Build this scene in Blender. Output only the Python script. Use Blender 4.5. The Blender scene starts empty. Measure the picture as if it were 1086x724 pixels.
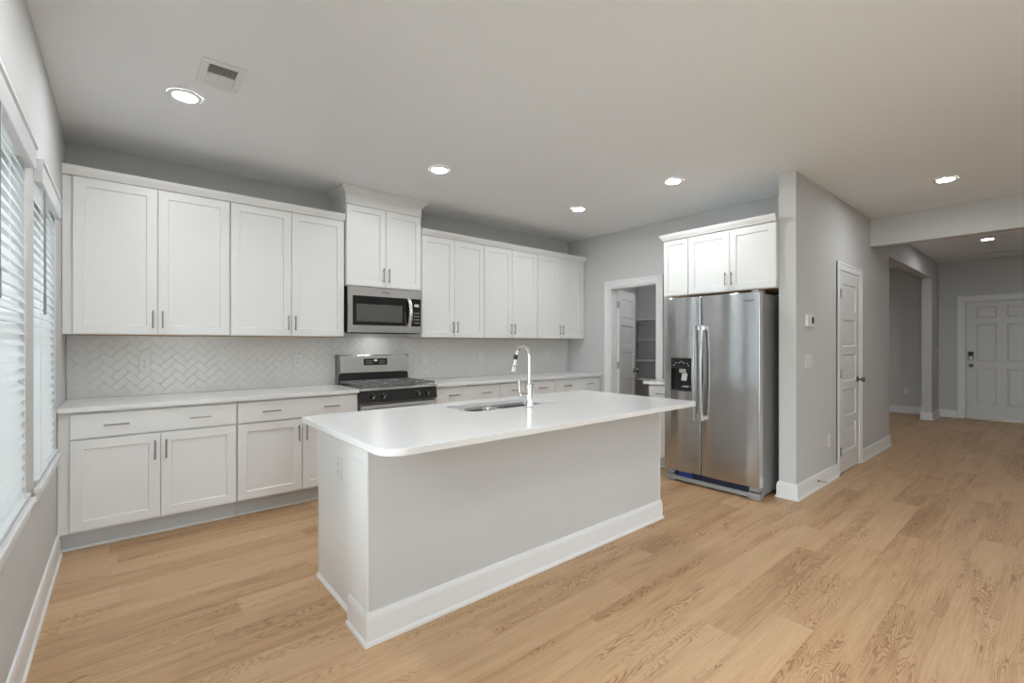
import bpy, bmesh, math, random
from mathutils import Vector, Matrix
random.seed(7)
PI = math.pi
SC = bpy.context.scene
COL = SC.collection

# ------------------------------------------------------------------ camera, world, exposure
cd = bpy.data.cameras.new('camera')
cam = bpy.data.objects.new('camera', cd)
COL.objects.link(cam)
cd.sensor_width = 36.0
cd.lens = 489.57 / 1086.0 * 36.0
cd.shift_y = (364.15 - 362.0) / 1086.0
cd.clip_start = 0.02
cam.location = (0, 0, 1.3138)
cam.rotation_euler = (PI / 2, 0, -0.6991)
SC.camera = cam
SC.view_settings.view_transform = 'Standard'
SC.view_settings.look = 'None'
SC.view_settings.gamma = 1.0
SC.view_settings.use_curve_mapping = False
SC.view_settings.exposure = 0.2

WORLD_STRENGTH = 10.0
LAMP_RADIANCE = 250.0
w = bpy.data.worlds.new('sky'); SC.world = w; w.use_nodes = True
bgn = w.node_tree.nodes['Background']
bgn.inputs[1].default_value = WORLD_STRENGTH
_tc = w.node_tree.nodes.new('ShaderNodeTexCoord'); _sp = w.node_tree.nodes.new('ShaderNodeSeparateXYZ'); _rp = w.node_tree.nodes.new('ShaderNodeValToRGB')
w.node_tree.links.new(_tc.outputs['Generated'], _sp.inputs[0]); w.node_tree.links.new(_sp.outputs[2], _rp.inputs[0]); w.node_tree.links.new(_rp.outputs[0], bgn.inputs[0])
_rp.color_ramp.elements[0].position = 0.0; _rp.color_ramp.elements[0].color = (0.40, 0.42, 0.40, 1)     # lawn and paving below the horizon
_rp.color_ramp.elements[1].position = 0.02; _rp.color_ramp.elements[1].color = (0.90, 0.955, 1.0, 1)     # overcast sky

# room numbers (metres; the camera stands above the origin)
XL, XR, YB, H = -0.315, 4.889, 4.574, 2.761
YREAR, YH, YH2 = -3.6, 1.427, 1.56
XBEAM, XEND, XPIER, XFRONT = 6.631, 7.56, 10.60, 11.30

# ------------------------------------------------------------------ materials
def mat(name, col=(0.8, 0.8, 0.8), rough=0.5, metal=0.0, spec=0.5, emit=None, aniso=0.0, anirot=0.0, coat=0.0):
    m = bpy.data.materials.new(name); m.use_nodes = True
    b = m.node_tree.nodes['Principled BSDF']
    b.inputs['Base Color'].default_value = (*col, 1)
    b.inputs['Roughness'].default_value = rough
    b.inputs['Metallic'].default_value = metal
    b.inputs['Specular IOR Level'].default_value = spec
    if coat: b.inputs['Coat Weight'].default_value = coat; b.inputs['Coat Roughness'].default_value = 0.05
    if emit:
        b.inputs['Emission Color'].default_value = (*emit[0], 1); b.inputs['Emission Strength'].default_value = emit[1]
    if aniso:
        b.inputs['Anisotropic'].default_value = aniso; b.inputs['Anisotropic Rotation'].default_value = anirot
        t = m.node_tree.nodes.new('ShaderNodeTangent'); t.direction_type = 'RADIAL'; t.axis = 'Z'
        m.node_tree.links.new(t.outputs[0], b.inputs['Tangent'])
    return m

def noisy(m, scale, amt, bump=0.0, stretch=(1, 1, 1)):
    """fine procedural variation of the base colour, and a faint bump"""
    nt = m.node_tree; b = nt.nodes['Principled BSDF']
    tc = nt.nodes.new('ShaderNodeTexCoord'); mp = nt.nodes.new('ShaderNodeMapping'); mp.inputs['Scale'].default_value = stretch
    n = nt.nodes.new('ShaderNodeTexNoise'); n.inputs['Scale'].default_value = scale; n.inputs['Detail'].default_value = 3
    nt.links.new(tc.outputs['Object'], mp.inputs[0]); nt.links.new(mp.outputs[0], n.inputs['Vector'])
    c = b.inputs['Base Color'].default_value
    mx = nt.nodes.new('ShaderNodeMix'); mx.data_type = 'RGBA'
    mx.inputs[6].default_value = (c[0] * (1 - amt), c[1] * (1 - amt), c[2] * (1 - amt), 1)
    mx.inputs[7].default_value = (min(1, c[0] * (1 + amt)), min(1, c[1] * (1 + amt)), min(1, c[2] * (1 + amt)), 1)
    nt.links.new(n.outputs[0], mx.inputs[0]); nt.links.new(mx.outputs[2], b.inputs['Base Color'])
    if bump:
        bp = nt.nodes.new('ShaderNodeBump'); bp.inputs['Strength'].default_value = bump; bp.inputs['Distance'].default_value = 0.002
        nt.links.new(n.outputs[0], bp.inputs['Height']); nt.links.new(bp.outputs[0], b.inputs['Normal'])
    return m

M = {}
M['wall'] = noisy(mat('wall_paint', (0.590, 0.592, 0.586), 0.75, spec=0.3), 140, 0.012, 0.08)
M['ceil'] = noisy(mat('ceiling_paint', (0.84, 0.855, 0.865), 0.85, spec=0.2), 120, 0.012, 0.08)
M['trim'] = noisy(mat('trim_paint', (0.79, 0.80, 0.805), 0.38), 30, 0.01)
M['cab'] = noisy(mat('cabinet_paint', (0.80, 0.80, 0.787), 0.36), 25, 0.01)
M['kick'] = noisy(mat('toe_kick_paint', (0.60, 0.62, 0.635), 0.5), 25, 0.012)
M['door'] = noisy(mat('door_paint', (0.70, 0.70, 0.69), 0.42), 30, 0.01)
M['quartz'] = noisy(mat('white_quartz', (0.77, 0.77, 0.76), 0.19), 9, 0.025)
M['tile'] = noisy(mat('glazed_tile', (0.74, 0.74, 0.725), 0.18), 10, 0.03, 0.05)
M['grout'] = mat('grout', (0.70, 0.70, 0.685), 0.9)
M['woodply'] = noisy(mat('raw_wood', (0.62, 0.42, 0.24), 0.6), 20, 0.12, stretch=(1, 8, 1))
M['steel'] = noisy(mat('brushed_steel', (0.52, 0.53, 0.54), 0.17, 1.0, aniso=0.92, anirot=0.25), 40, 0.03, stretch=(1, 1, 30))
M['steel2'] = noisy(mat('satin_steel', (0.70, 0.71, 0.71), 0.24, 1.0), 60, 0.03, stretch=(30, 1, 1))
M['sinksteel'] = noisy(mat('sink_steel', (0.58, 0.58, 0.575), 0.25, 1.0), 60, 0.04, stretch=(30, 1, 1))
M['sidegrey'] = noisy(mat('grey_enamel_side', (0.22, 0.22, 0.215), 0.42, 0.3), 50, 0.03)
M['chrome'] = noisy(mat('polished_chrome', (0.86, 0.86, 0.86), 0.06, 1.0), 20, 0.01)
M['nickel'] = noisy(mat('brushed_nickel', (0.36, 0.355, 0.34), 0.3, 1.0), 60, 0.03)
M['bronze'] = noisy(mat('dark_nickel', (0.16, 0.155, 0.15), 0.3, 1.0), 60, 0.03)
M['blackglass'] = noisy(mat('black_glass', (0.012, 0.012, 0.012), 0.06, spec=0.6), 10, 0.05)
M['window_glass'] = noisy(mat('oven_window_glass', (0.10, 0.10, 0.097), 0.12, spec=0.6), 300, 0.2)
M['black'] = noisy(mat('black_plastic', (0.018, 0.018, 0.018), 0.4), 60, 0.1)
M['iron'] = noisy(mat('cast_iron', (0.17, 0.17, 0.165), 0.4, spec=0.45), 200, 0.2, 0.2)
M['enamel'] = noisy(mat('black_enamel', (0.022, 0.022, 0.022), 0.22), 60, 0.1)
M['grey'] = noisy(mat('grey_plastic', (0.30, 0.30, 0.30), 0.45), 60, 0.05)
M['blue'] = noisy(mat('blue_plastic', (0.02, 0.045, 0.25), 0.45), 60, 0.05)
M['bluedark'] = noisy(mat('dark_blue_film', (0.012, 0.018, 0.045), 0.35), 60, 0.05)
M['plate'] = noisy(mat('white_plastic', (0.76, 0.76, 0.75), 0.35), 40, 0.01)
M['slot'] = mat('slot_dark', (0.05, 0.05, 0.05), 0.6)
M['display'] = mat('lit_display', (0.02, 0.02, 0.02), 0.3, emit=((0.75, 0.85, 0.85), 0.5))
M['mark'] = mat('printed_mark', (0.55, 0.55, 0.55), 0.5)
M['badge'] = mat('badge_dark', (0.10, 0.10, 0.10), 0.4)
M['lens'] = mat('lamp_lens', (0.9, 0.9, 0.9), 0.5, emit=((0.94, 0.975, 1.0), LAMP_RADIANCE))
M['lens_added'] = mat('added_lamp_lens', (0.9, 0.9, 0.9), 0.5, emit=((0.94, 0.975, 1.0), LAMP_RADIANCE * 0.9))  # lens of the added unseen lamps in pantry and side room
M['vinyl'] = noisy(mat('vinyl_frame', (0.80, 0.81, 0.82), 0.35), 30, 0.01)
M['shelf'] = noisy(mat('white_shelf', (0.72, 0.72, 0.71), 0.5), 30, 0.01)
M['rubber'] = mat('white_rubber', (0.7, 0.7, 0.69), 0.7)
M['metal_threshold'] = noisy(mat('threshold_metal', (0.5, 0.42, 0.3), 0.4, 0.7), 60, 0.05)

def slat_material():
    m = bpy.data.materials.new('blind_slat'); m.use_nodes = True; nt = m.node_tree; nt.nodes.clear()
    out = nt.nodes.new('ShaderNodeOutputMaterial')
    tc = nt.nodes.new('ShaderNodeTexCoord'); n = nt.nodes.new('ShaderNodeTexNoise'); n.inputs['Scale'].default_value = 30
    nt.links.new(tc.outputs['Object'], n.inputs['Vector'])
    rp = nt.nodes.new('ShaderNodeValToRGB')
    rp.color_ramp.elements[0].color = (0.77, 0.78, 0.78, 1); rp.color_ramp.elements[1].color = (0.80, 0.81, 0.81, 1)
    nt.links.new(n.outputs[0], rp.inputs[0])
    p = nt.nodes.new('ShaderNodeBsdfPrincipled'); p.inputs['Roughness'].default_value = 0.4
    nt.links.new(rp.outputs[0], p.inputs['Base Color'])
    t = nt.nodes.new('ShaderNodeBsdfTranslucent'); t.inputs[0].default_value = (0.85, 0.88, 0.9, 1)
    mx = nt.nodes.new('ShaderNodeMixShader'); mx.inputs[0].default_value = 0.26
    nt.links.new(p.outputs[0], mx.inputs[1]); nt.links.new(t.outputs[0], mx.inputs[2]); nt.links.new(mx.outputs[0], out.inputs[0])
    return m
M['slat'] = slat_material()

def pane_material():
    m = bpy.data.materials.new('window_pane'); m.use_nodes = True; nt = m.node_tree; nt.nodes.clear()
    out = nt.nodes.new('ShaderNodeOutputMaterial')
    tr = nt.nodes.new('ShaderNodeBsdfTransparent'); tr.inputs[0].default_value = (0.94, 0.96, 0.96, 1)
    gl = nt.nodes.new('ShaderNodeBsdfGlossy'); gl.inputs['Roughness'].default_value = 0.02
    fr = nt.nodes.new('ShaderNodeFresnel'); fr.inputs[0].default_value = 1.45
    mx = nt.nodes.new('ShaderNodeMixShader')
    nt.links.new(fr.outputs[0], mx.inputs[0]); nt.links.new(tr.outputs[0], mx.inputs[1]); nt.links.new(gl.outputs[0], mx.inputs[2])
    nt.links.new(mx.outputs[0], out.inputs[0])
    return m
M['pane'] = pane_material()

def floor_material():
    m = bpy.data.materials.new('oak_planks'); m.use_nodes = True; nt = m.node_tree
    b = nt.nodes['Principled BSDF']; L = nt.links.new
    def N(t, **k):
        n = nt.nodes.new(t)
        for a, v in k.items(): setattr(n, a, v)
        return n
    def mth(op, a, bb=None, cc=None):
        n = N('ShaderNodeMath', operation=op)
        for i, v in enumerate((a, bb, cc)):
            if v is None: continue
            if isinstance(v, (int, float)): n.inputs[i].default_value = v
            else: L(v, n.inputs[i])
        return n.outputs[0]
    tc = N('ShaderNodeTexCoord'); sp = N('ShaderNodeSeparateXYZ'); L(tc.outputs['Object'], sp.inputs[0])
    x, y = sp.outputs[0], sp.outputs[1]
    yr = mth('DIVIDE', y, 0.182); row = mth('FLOOR', yr)
    wn = N('ShaderNodeTexWhiteNoise', noise_dimensions='1D'); L(row, wn.inputs['W'])
    xo = mth('ADD', mth('DIVIDE', x, 1.24), mth('MULTIPLY', wn.outputs[0], 9.7)); colm = mth('FLOOR', xo)
    cv = N('ShaderNodeCombineXYZ'); L(row, cv.inputs[0]); L(colm, cv.inputs[1])
    w2 = N('ShaderNodeTexWhiteNoise', noise_dimensions='2D'); L(cv.outputs[0], w2.inputs['Vector'])
    rnd = w2.outputs[0]
    sc = N('ShaderNodeSeparateColor'); L(w2.outputs[1], sc.inputs[0])
    # cathedral grain: contour lines of a stretched noise field, its own for every plank
    gv = N('ShaderNodeCombineXYZ')
    L(mth('ADD', mth('MULTIPLY', x, 1.5), mth('MULTIPLY', sc.outputs[0], 60)), gv.inputs[0])
    L(mth('ADD', mth('MULTIPLY', y, 9.0), mth('MULTIPLY', sc.outputs[1], 40)), gv.inputs[1])
    L(mth('MULTIPLY', rnd, 20), gv.inputs[2])
    n1 = N('ShaderNodeTexNoise'); n1.inputs['Scale'].default_value = 1.25; n1.inputs['Detail'].default_value = 2.4; n1.inputs['Roughness'].default_value = 0.42
    L(gv.outputs[0], n1.inputs['Vector'])
    ring = mth('SINE', mth('MULTIPLY', n1.outputs[0], 190.0))
    ring = mth('POWER', mth('MULTIPLY_ADD', ring, 0.5, 0.5), 3.0)
    # where the figure is strong
    n2 = N('ShaderNodeTexNoise'); n2.inputs['Scale'].default_value = 0.85; n2.inputs['Detail'].default_value = 1.0
    L(gv.outputs[0], n2.inputs['Vector'])
    mr = N('ShaderNodeMapRange'); L(n2.outputs[0], mr.inputs[0]); mr.inputs[1].default_value = 0.50; mr.inputs[2].default_value = 0.62; mr.inputs[3].default_value = 0.05; mr.inputs[4].default_value = 1.0
    # fine pores along the plank
    fv = N('ShaderNodeCombineXYZ'); L(mth('MULTIPLY', x, 5.0), fv.inputs[0]); L(mth('MULTIPLY', y, 130.0), fv.inputs[1]); L(rnd, fv.inputs[2])
    n3 = N('ShaderNodeTexNoise'); n3.inputs['Scale'].default_value = 1.0; n3.inputs['Detail'].default_value = 3.0; L(fv.outputs[0], n3.inputs['Vector'])
    # broad streaks
    sv = N('ShaderNodeCombineXYZ'); L(mth('ADD', mth('MULTIPLY', x, 0.9), mth('MULTIPLY', rnd, 30)), sv.inputs[0]); L(mth('MULTIPLY', y, 17.0), sv.inputs[1])
    n4 = N('ShaderNodeTexNoise'); n4.inputs['Scale'].default_value = 1.0; n4.inputs['Detail'].default_value = 2.0; L(sv.outputs[0], n4.inputs['Vector'])
    val = mth('ADD', mth('MULTIPLY', rnd, 0.36), mth('MULTIPLY', n4.outputs[0], 0.55))
    val = mth('ADD', val, mth('MULTIPLY', mth('SUBTRACT', n3.outputs[0], 0.5), 0.72))
    val = mth('SUBTRACT', val, mth('MULTIPLY', mth('MULTIPLY', ring, mr.outputs[0]), 0.50))
    rp = N('ShaderNodeValToRGB'); L(val, rp.inputs[0])
    e = rp.color_ramp.elements
    e[0].position = 0.0; e[0].color = (0.300, 0.160, 0.078, 1)
    e[1].position = 0.85; e[1].color = (0.610, 0.418, 0.250, 1)
    k = e.new(0.34); k.color = (0.485, 0.302, 0.162, 1)
    # seams
    fy = mth('FRACT', yr); fx = mth('FRACT', xo)
    sy = mth('LESS_THAN', mth('MINIMUM', fy, mth('SUBTRACT', 1.0, fy)), 0.008)
    sx = mth('LESS_THAN', mth('MINIMUM', fx, mth('SUBTRACT', 1.0, fx)), 0.0012)
    seam = mth('MAXIMUM', sy, sx)
    mx = N('ShaderNodeMix', data_type='RGBA', blend_type='MULTIPLY'); L(mth('MULTIPLY', seam, 0.3), mx.inputs[0])
    L(rp.outputs[0], mx.inputs[6]); mx.inputs[7].default_value = (0.55, 0.48, 0.42, 1)
    L(mx.outputs[2], b.inputs['Base Color'])
    b.inputs['Roughness'].default_value = 0.42; b.inputs['Specular IOR Level'].default_value = 0.4
    bp = N('ShaderNodeBump'); bp.inputs['Strength'].default_value = 0.12; bp.inputs['Distance'].default_value = 0.001
    L(mth('SUBTRACT', n3.outputs[0], mth('MULTIPLY', seam, 2.0)), bp.inputs['Height']); L(bp.outputs[0], b.inputs['Normal'])
    return m
M['floor'] = floor_material()

# ------------------------------------------------------------------ object helpers
def link_mesh(name, bm, material, parent=None, loc=(0, 0, 0), rotz=0.0, sharp=32):
    bmesh.ops.recalc_face_normals(bm, faces=bm.faces)
    me = bpy.data.meshes.new(name); bm.to_mesh(me); bm.free()
    for m in (material if isinstance(material, (list, tuple)) else [material]): me.materials.append(M[m])
    me.polygons.foreach_set('use_smooth', [True] * len(me.polygons))
    me.set_sharp_from_angle(angle=math.radians(sharp))
    o = bpy.data.objects.new(name, me); COL.objects.link(o)
    o.location = loc; o.rotation_euler = (0, 0, rotz)
    wn = o.modifiers.new('weighted_normal', 'WEIGHTED_NORMAL'); wn.weight = 100; wn.keep_sharp = True
    if parent: o.parent = parent
    return o

def tag(o, label, cat, group=None):
    o['label'] = label; o['category'] = cat
    if group: o['group'] = group
    return o

def thing(name, label, cat, loc=(0, 0, 0), rotz=0.0, group=None):
    o = bpy.data.objects.new(name, None); COL.objects.link(o)
    o.empty_display_size = 0.1
    o.location = loc; o.rotation_euler = (0, 0, rotz)
    return tag(o, label, cat, group)

def root(name, loc=(0, 0, 0), rotz=0.0):          # a piece of the setting that has parts
    o = bpy.data.objects.new(name, None); COL.objects.link(o)
    o.location = loc; o.rotation_euler = (0, 0, rotz); o['kind'] = 'structure'
    return o

def struct(name, bm, material, parent=None, **k):
    o = link_mesh(name, bm, material, parent, **k)
    if parent is None: o['kind'] = 'structure'
    return o

def dup(src, loc, rotz, label, group=None):
    r = src.copy(); COL.objects.link(r); r.location = loc; r.rotation_euler = (0, 0, rotz); r['label'] = label
    if group: r['group'] = group
    for ch in list(src.children):
        c = ch.copy(); COL.objects.link(c); c.parent = r
        for g in list(ch.children):
            d = g.copy(); COL.objects.link(d); d.parent = c
    return r

# ------------------------------------------------------------------ shape helpers (all add to a bmesh)
def B(): return bmesh.new()

def box(bm, x0, x1, y0, y1, z0, z1, bev=0.0, seg=1, mi=0):
    t = bmesh.new()
    v = [t.verts.new((x, y, z)) for z in (z0, z1) for y in (y0, y1) for x in (x0, x1)]
    for q in ((0, 2, 3, 1), (4, 5, 7, 6), (0, 1, 5, 4), (2, 6, 7, 3), (0, 4, 6, 2), (1, 3, 7, 5)): t.faces.new([v[i] for i in q])
    if bev: bmesh.ops.bevel(t, geom=list(t.edges), offset=bev, segments=seg, profile=0.5, affect='EDGES')
    for f in t.faces: f.material_index = mi
    merge(bm, t)

def merge(bm, t):
    me = bpy.data.meshes.new('tmp'); t.to_mesh(me); t.free(); bm.from_mesh(me); bpy.data.meshes.remove(me)

def cyl(bm, p0, p1, r0, r1=None, n=16, cap=True, bev=0.0, mi=0):
    r1 = r0 if r1 is None else r1
    p0, p1 = Vector(p0), Vector(p1); d = (p1 - p0); ln = d.length; d.normalize()
    a = d.orthogonal().normalized(); b = d.cross(a)
    st = [(0, r0), (ln, r1)]
    if bev: st = [(0, r0 - bev), (bev, r0), (ln - bev, r1), (ln, r1 - bev)]
    rings = [[bm.verts.new(p0 + d * s + (a * math.cos(2 * PI * k / n) + b * math.sin(2 * PI * k / n)) * r) for k in range(n)] for s, r in st]
    for A, C in zip(rings, rings[1:]):
        for k in range(n): bm.faces.new((A[k], A[(k + 1) % n], C[(k + 1) % n], C[k])).material_index = mi
    if cap:
        bm.faces.new(rings[0]).material_index = mi; bm.faces.new(rings[-1]).material_index = mi

def lathe(bm, prof, n=28, axis='z', org=(0, 0, 0), cap=True):
    """prof: list of (radius, height)"""
    def P(r, h, a):
        c, s = r * math.cos(a), r * math.sin(a)
        q = {'z': (c, s, h), 'y': (c, h, s), 'x': (h, c, s)}[axis]
        return Vector(q) + Vector(org)
    rings = [[bm.verts.new(P(r, h, 2 * PI * k / n)) for k in range(n)] for r, h in prof]
    for A, C in zip(rings, rings[1:]):
        for k in range(n): bm.faces.new((A[k], A[(k + 1) % n], C[(k + 1) % n], C[k]))
    if cap: bm.faces.new(rings[0]); bm.faces.new(rings[-1])

def tube(bm, pts, radii, n=14, cap=True, flat=None):
    """swept round (or flattened) tube along pts"""
    pts = [Vector(p) for p in pts]
    if isinstance(radii, (int, float)): radii = [radii] * len(pts)
    rings = []; up = None
    for i, p in enumerate(pts):
        d = (pts[min(i + 1, len(pts) - 1)] - pts[max(i - 1, 0)]).normalized()
        if up is None: up = d.orthogonal().normalized()
        up = (up - d * up.dot(d)).normalized(); s = d.cross(up)
        rings.append([bm.verts.new(p + (up * math.cos(2 * PI * k / n) + s * math.sin(2 * PI * k / n)) * radii[i]) for k in range(n)])
    for A, C in zip(rings, rings[1:]):
        for k in range(n): bm.faces.new((A[k], A[(k + 1) % n], C[(k + 1) % n], C[k]))
    if cap: bm.faces.new(rings[0]); bm.faces.new(rings[-1])

def sweep(bm, prof, p0, p1, out, ext0=0.0, ext1=0.0):
    """extrude a profile [(out, z)] from p0 to p1 in plan; ext = mitre growth per unit of `out` at either end"""
    p0, p1, out = Vector((*p0, 0)), Vector((*p1, 0)), Vector((*out, 0)); d = (p1 - p0).normalized()
    A = [bm.verts.new(p0 + out * o - d * ext0 * o + Vector((0, 0, z))) for o, z in prof]
    C = [bm.verts.new(p1 + out * o + d * ext1 * o + Vector((0, 0, z))) for o, z in prof]
    n = len(prof)
    for k in range(n): bm.faces.new((A[k], A[(k + 1) % n], C[(k + 1) % n], C[k]))
    bm.faces.new(A); bm.faces.new(C)

def panel_slab(bm, xs, zs, cells, y0, th, prof, back=False, chamf=0.0015):
    """slab whose front (y=y0, facing -y) is a grid; listed cells carry a moulded panel prof [(inset, depth)...]"""
    def ringq(x0, x1, z0, z1, y): return [bm.verts.new(p) for p in ((x0, y, z0), (x1, y, z0), (x1, y, z1), (x0, y, z1))]
    def face(side):
        yy = y0 if side > 0 else y0 + th
        X = list(xs); Z = list(zs)
        X[0] += chamf; X[-1] -= chamf; Z[0] += chamf; Z[-1] -= chamf
        for i in range(len(X) - 1):
            for j in range(len(Z) - 1):
                q = (X[i], X[i + 1], Z[j], Z[j + 1])
                if (i, j) not in cells:
                    bm.faces.new(ringq(*q, yy)); continue
                prev = ringq(*q, yy)
                for ins, dp in prof:
                    cur = ringq(q[0] + ins, q[1] - ins, q[2] + ins, q[3] - ins, yy + side * dp)
                    for k in range(4): bm.faces.new((prev[k], prev[(k + 1) % 4], cur[(k + 1) % 4], cur[k]))
                    prev = cur
                bm.faces.new(prev)
        return ringq(X[0], X[-1], Z[0], Z[-1], yy)
    f = face(1)
    a = ringq(xs[0], xs[-1], zs[0], zs[-1], y0 + chamf); b = ringq(xs[0], xs[-1], zs[0], zs[-1], y0 + th - chamf)
    if back: g = face(-1)
    else:
        g = ringq(xs[0] + chamf, xs[-1] - chamf, zs[0] + chamf, zs[-1] - chamf, y0 + th); bm.faces.new(g)
    for P, Q in ((f, a), (a, b), (b, g)):
        for k in range(4): bm.faces.new((P[k], P[(k + 1) % 4], Q[(k + 1) % 4], Q[k]))
    bmesh.ops.remove_doubles(bm, verts=bm.verts, dist=1e-5)

SHAKER = [(0.0, 0.0), (0.0035, 0.009)]
RAISED = [(0.0, 0.0), (0.009, 0.012), (0.017, 0.012), (0.034, 0.003)]

def wall_plate(bm, a0, a1, z0, z1, d0, d1, holes, mapf):
    """wall slab a0..a1 by z0..z1 between depths d0 and d1 with rectangular holes (a0,a1,z0,z1)"""
    A = sorted({a0, a1, *[h[0] for h in holes], *[h[1] for h in holes]}); Z = sorted({z0, z1, *[h[2] for h in holes], *[h[3] for h in holes]})
    def solid(i, j):
        if i < 0 or j < 0 or i >= len(A) - 1 or j >= len(Z) - 1: return False
        ca, cz = (A[i] + A[i + 1]) / 2, (Z[j] + Z[j + 1]) / 2
        return not any(h[0] < ca < h[1] and h[2] < cz < h[3] for h in holes)
    V = {}
    def v(i, j, d):
        if (i, j, d) not in V: V[i, j, d] = bm.verts.new(mapf(A[i], Z[j], d0 if d == 0 else d1))
        return V[i, j, d]
    for i in range(len(A) - 1):
        for j in range(len(Z) - 1):
            if not solid(i, j): continue
            for d in (0, 1): bm.faces.new((v(i, j, d), v(i + 1, j, d), v(i + 1, j + 1, d), v(i, j + 1, d)))
            if not solid(i - 1, j): bm.faces.new((v(i, j, 0), v(i, j + 1, 0), v(i, j + 1, 1), v(i, j, 1)))
            if not solid(i + 1, j): bm.faces.new((v(i + 1, j, 0), v(i + 1, j + 1, 0), v(i + 1, j + 1, 1), v(i + 1, j, 1)))
            if not solid(i, j - 1): bm.faces.new((v(i, j, 0), v(i + 1, j, 0), v(i + 1, j, 1), v(i, j, 1)))
            if not solid(i, j + 1): bm.faces.new((v(i, j + 1, 0), v(i + 1, j + 1, 0), v(i + 1, j + 1, 1), v(i, j + 1, 1)))

def along_y(a, z, d): return (d, a, z)      # wall that runs along Y, depth in X
def along_x(a, z, d): return (a, d, z)      # wall that runs along X, depth in Y

def rounded(x0, x1, y0, y1, r, seg=8):
    """rounded rectangle outline, counter-clockwise; r = radii (x0y0, x1y0, x1y1, x0y1)"""
    if isinstance(r, (int, float)): r = (r,) * 4
    out = []
    for (cx, cy, rr, a0) in ((x0 + r[0], y0 + r[0], r[0], PI), (x1 - r[1], y0 + r[1], r[1], 1.5 * PI), (x1 - r[2], y1 - r[2], r[2], 0), (x0 + r[3], y1 - r[3], r[3], 0.5 * PI)):
        for k in range(seg + 1):
            a = a0 + (PI / 2) * k / seg; out.append((cx + rr * math.cos(a), cy + rr * math.sin(a)))
    return out

def text_mesh(txt, size, depth=0.0008):
    cu = bpy.data.curves.new('lettering', 'FONT'); cu.body = txt; cu.size = size; cu.extrude = depth; cu.align_x = 'CENTER'; cu.align_y = 'CENTER'
    o = bpy.data.objects.new('lettering', cu); COL.objects.link(o)
    bpy.context.view_layer.update()
    me = bpy.data.meshes.new_from_object(o.evaluated_get(bpy.context.evaluated_depsgraph_get()))
    bpy.data.objects.remove(o); bpy.data.curves.remove(cu)
    bm = bmesh.new(); bm.from_mesh(me); bpy.data.meshes.remove(me)
    bmesh.ops.rotate(bm, verts=bm.verts, cent=(0, 0, 0), matrix=Matrix.Rotation(PI / 2, 3, 'X'))   # stands up, faces -y
    return bm

# ================================================================== SETTING
bm = B(); box(bm, XL - 0.15, XFRONT + 0.15, YREAR - 0.15, YB + 0.15, -0.1, 0.0); struct('floor', bm, 'floor')
bm = B(); box(bm, XL - 0.15, XFRONT + 0.15, YREAR - 0.15, YB + 0.15, H, H + 0.12); struct('ceiling', bm, 'ceil')

LWIN_ADDED = (-1.0, 0.55, 0.10, 2.20)                                    # unseen window beside the camera, added to light the island
W0_ADDED, W1, W2, WZ = (0.91, 1.74), (1.96, 2.79), (3.01, 3.84), (0.66, 2.12)  # first span is an unseen window, added for light from the left
bm = B(); wall_plate(bm, YREAR - 0.15, YB, 0, H, XL - 0.15, XL, [LWIN_ADDED, (*W0_ADDED, *WZ), (*W1, *WZ), (*W2, *WZ)], along_y); struct('wall_left', bm, 'wall')
bm = B(); wall_plate(bm, XL - 0.15, XFRONT + 0.15, 0, H, YB, YB + 0.15, [], along_x); struct('wall_back', bm, 'wall')
PD = (3.113, 3.813, 2.045)                                          # pantry doorway
bm = B(); wall_plate(bm, YH2, YB, 0, H, XR, XR + 0.115, [(PD[0], PD[1], -1, PD[2])], along_y); struct('wall_right', bm, 'wall')
CD = (5.455, 6.165, 2.05)                                           # closet doorway
bm = B(); wall_plate(bm, 4.3065, XEND, 0, H, YH, YH2, [(CD[0], CD[1], -1, CD[2])], along_x); struct('wall_hall', bm, 'wall')
bm = B(); box(bm, XEND - 0.13, XEND, YH2, YB, 0, H); struct('wall_hall_return', bm, 'wall')
bm = B(); wall_plate(bm, XEND, XFRONT, 0, H, YH, YH2, [(XEND, XPIER, -1, 2.44)], along_x); struct('wall_opening', bm, 'wall')
FD = (0.183, 1.097, 2.06)                                           # front doorway
bm = B(); wall_plate(bm, -0.5, YB, 0, H, XFRONT, XFRONT + 0.15, [(FD[0], FD[1], -1, FD[2])], along_y); struct('wall_front', bm, 'wall')
bm = B(); box(bm, XBEAM, XFRONT, -0.5, -0.35, 0, H); struct('wall_foyer', bm, 'wall')
bm = B(); box(bm, XBEAM, XBEAM + 0.15, -0.35, YH, 2.437, H); struct('wall_header', bm, 'wall')
bm = B(); box(bm, XBEAM, XBEAM + 0.15, YREAR, -0.5, 0, H); struct('wall_living', bm, 'wall')
REARW_ADDED = [(0.3, 1.6, 0.15, 2.2)]  # unseen window behind the camera, added to let light in
bm = B(); wall_plate(bm, XL, XBEAM, 0, H, YREAR - 0.15, YREAR, REARW_ADDED, along_x); struct('wall_rear', bm, 'wall')
bm = B(); box(bm, 6.62, 6.72, YH2, YB, 0, H); struct('wall_pantry_end', bm, 'wall')
bm = B(); box(bm, XR + 0.115, 6.62, 2.45, 2.55, 0, H); struct('wall_pantry_side', bm, 'wall')

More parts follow.
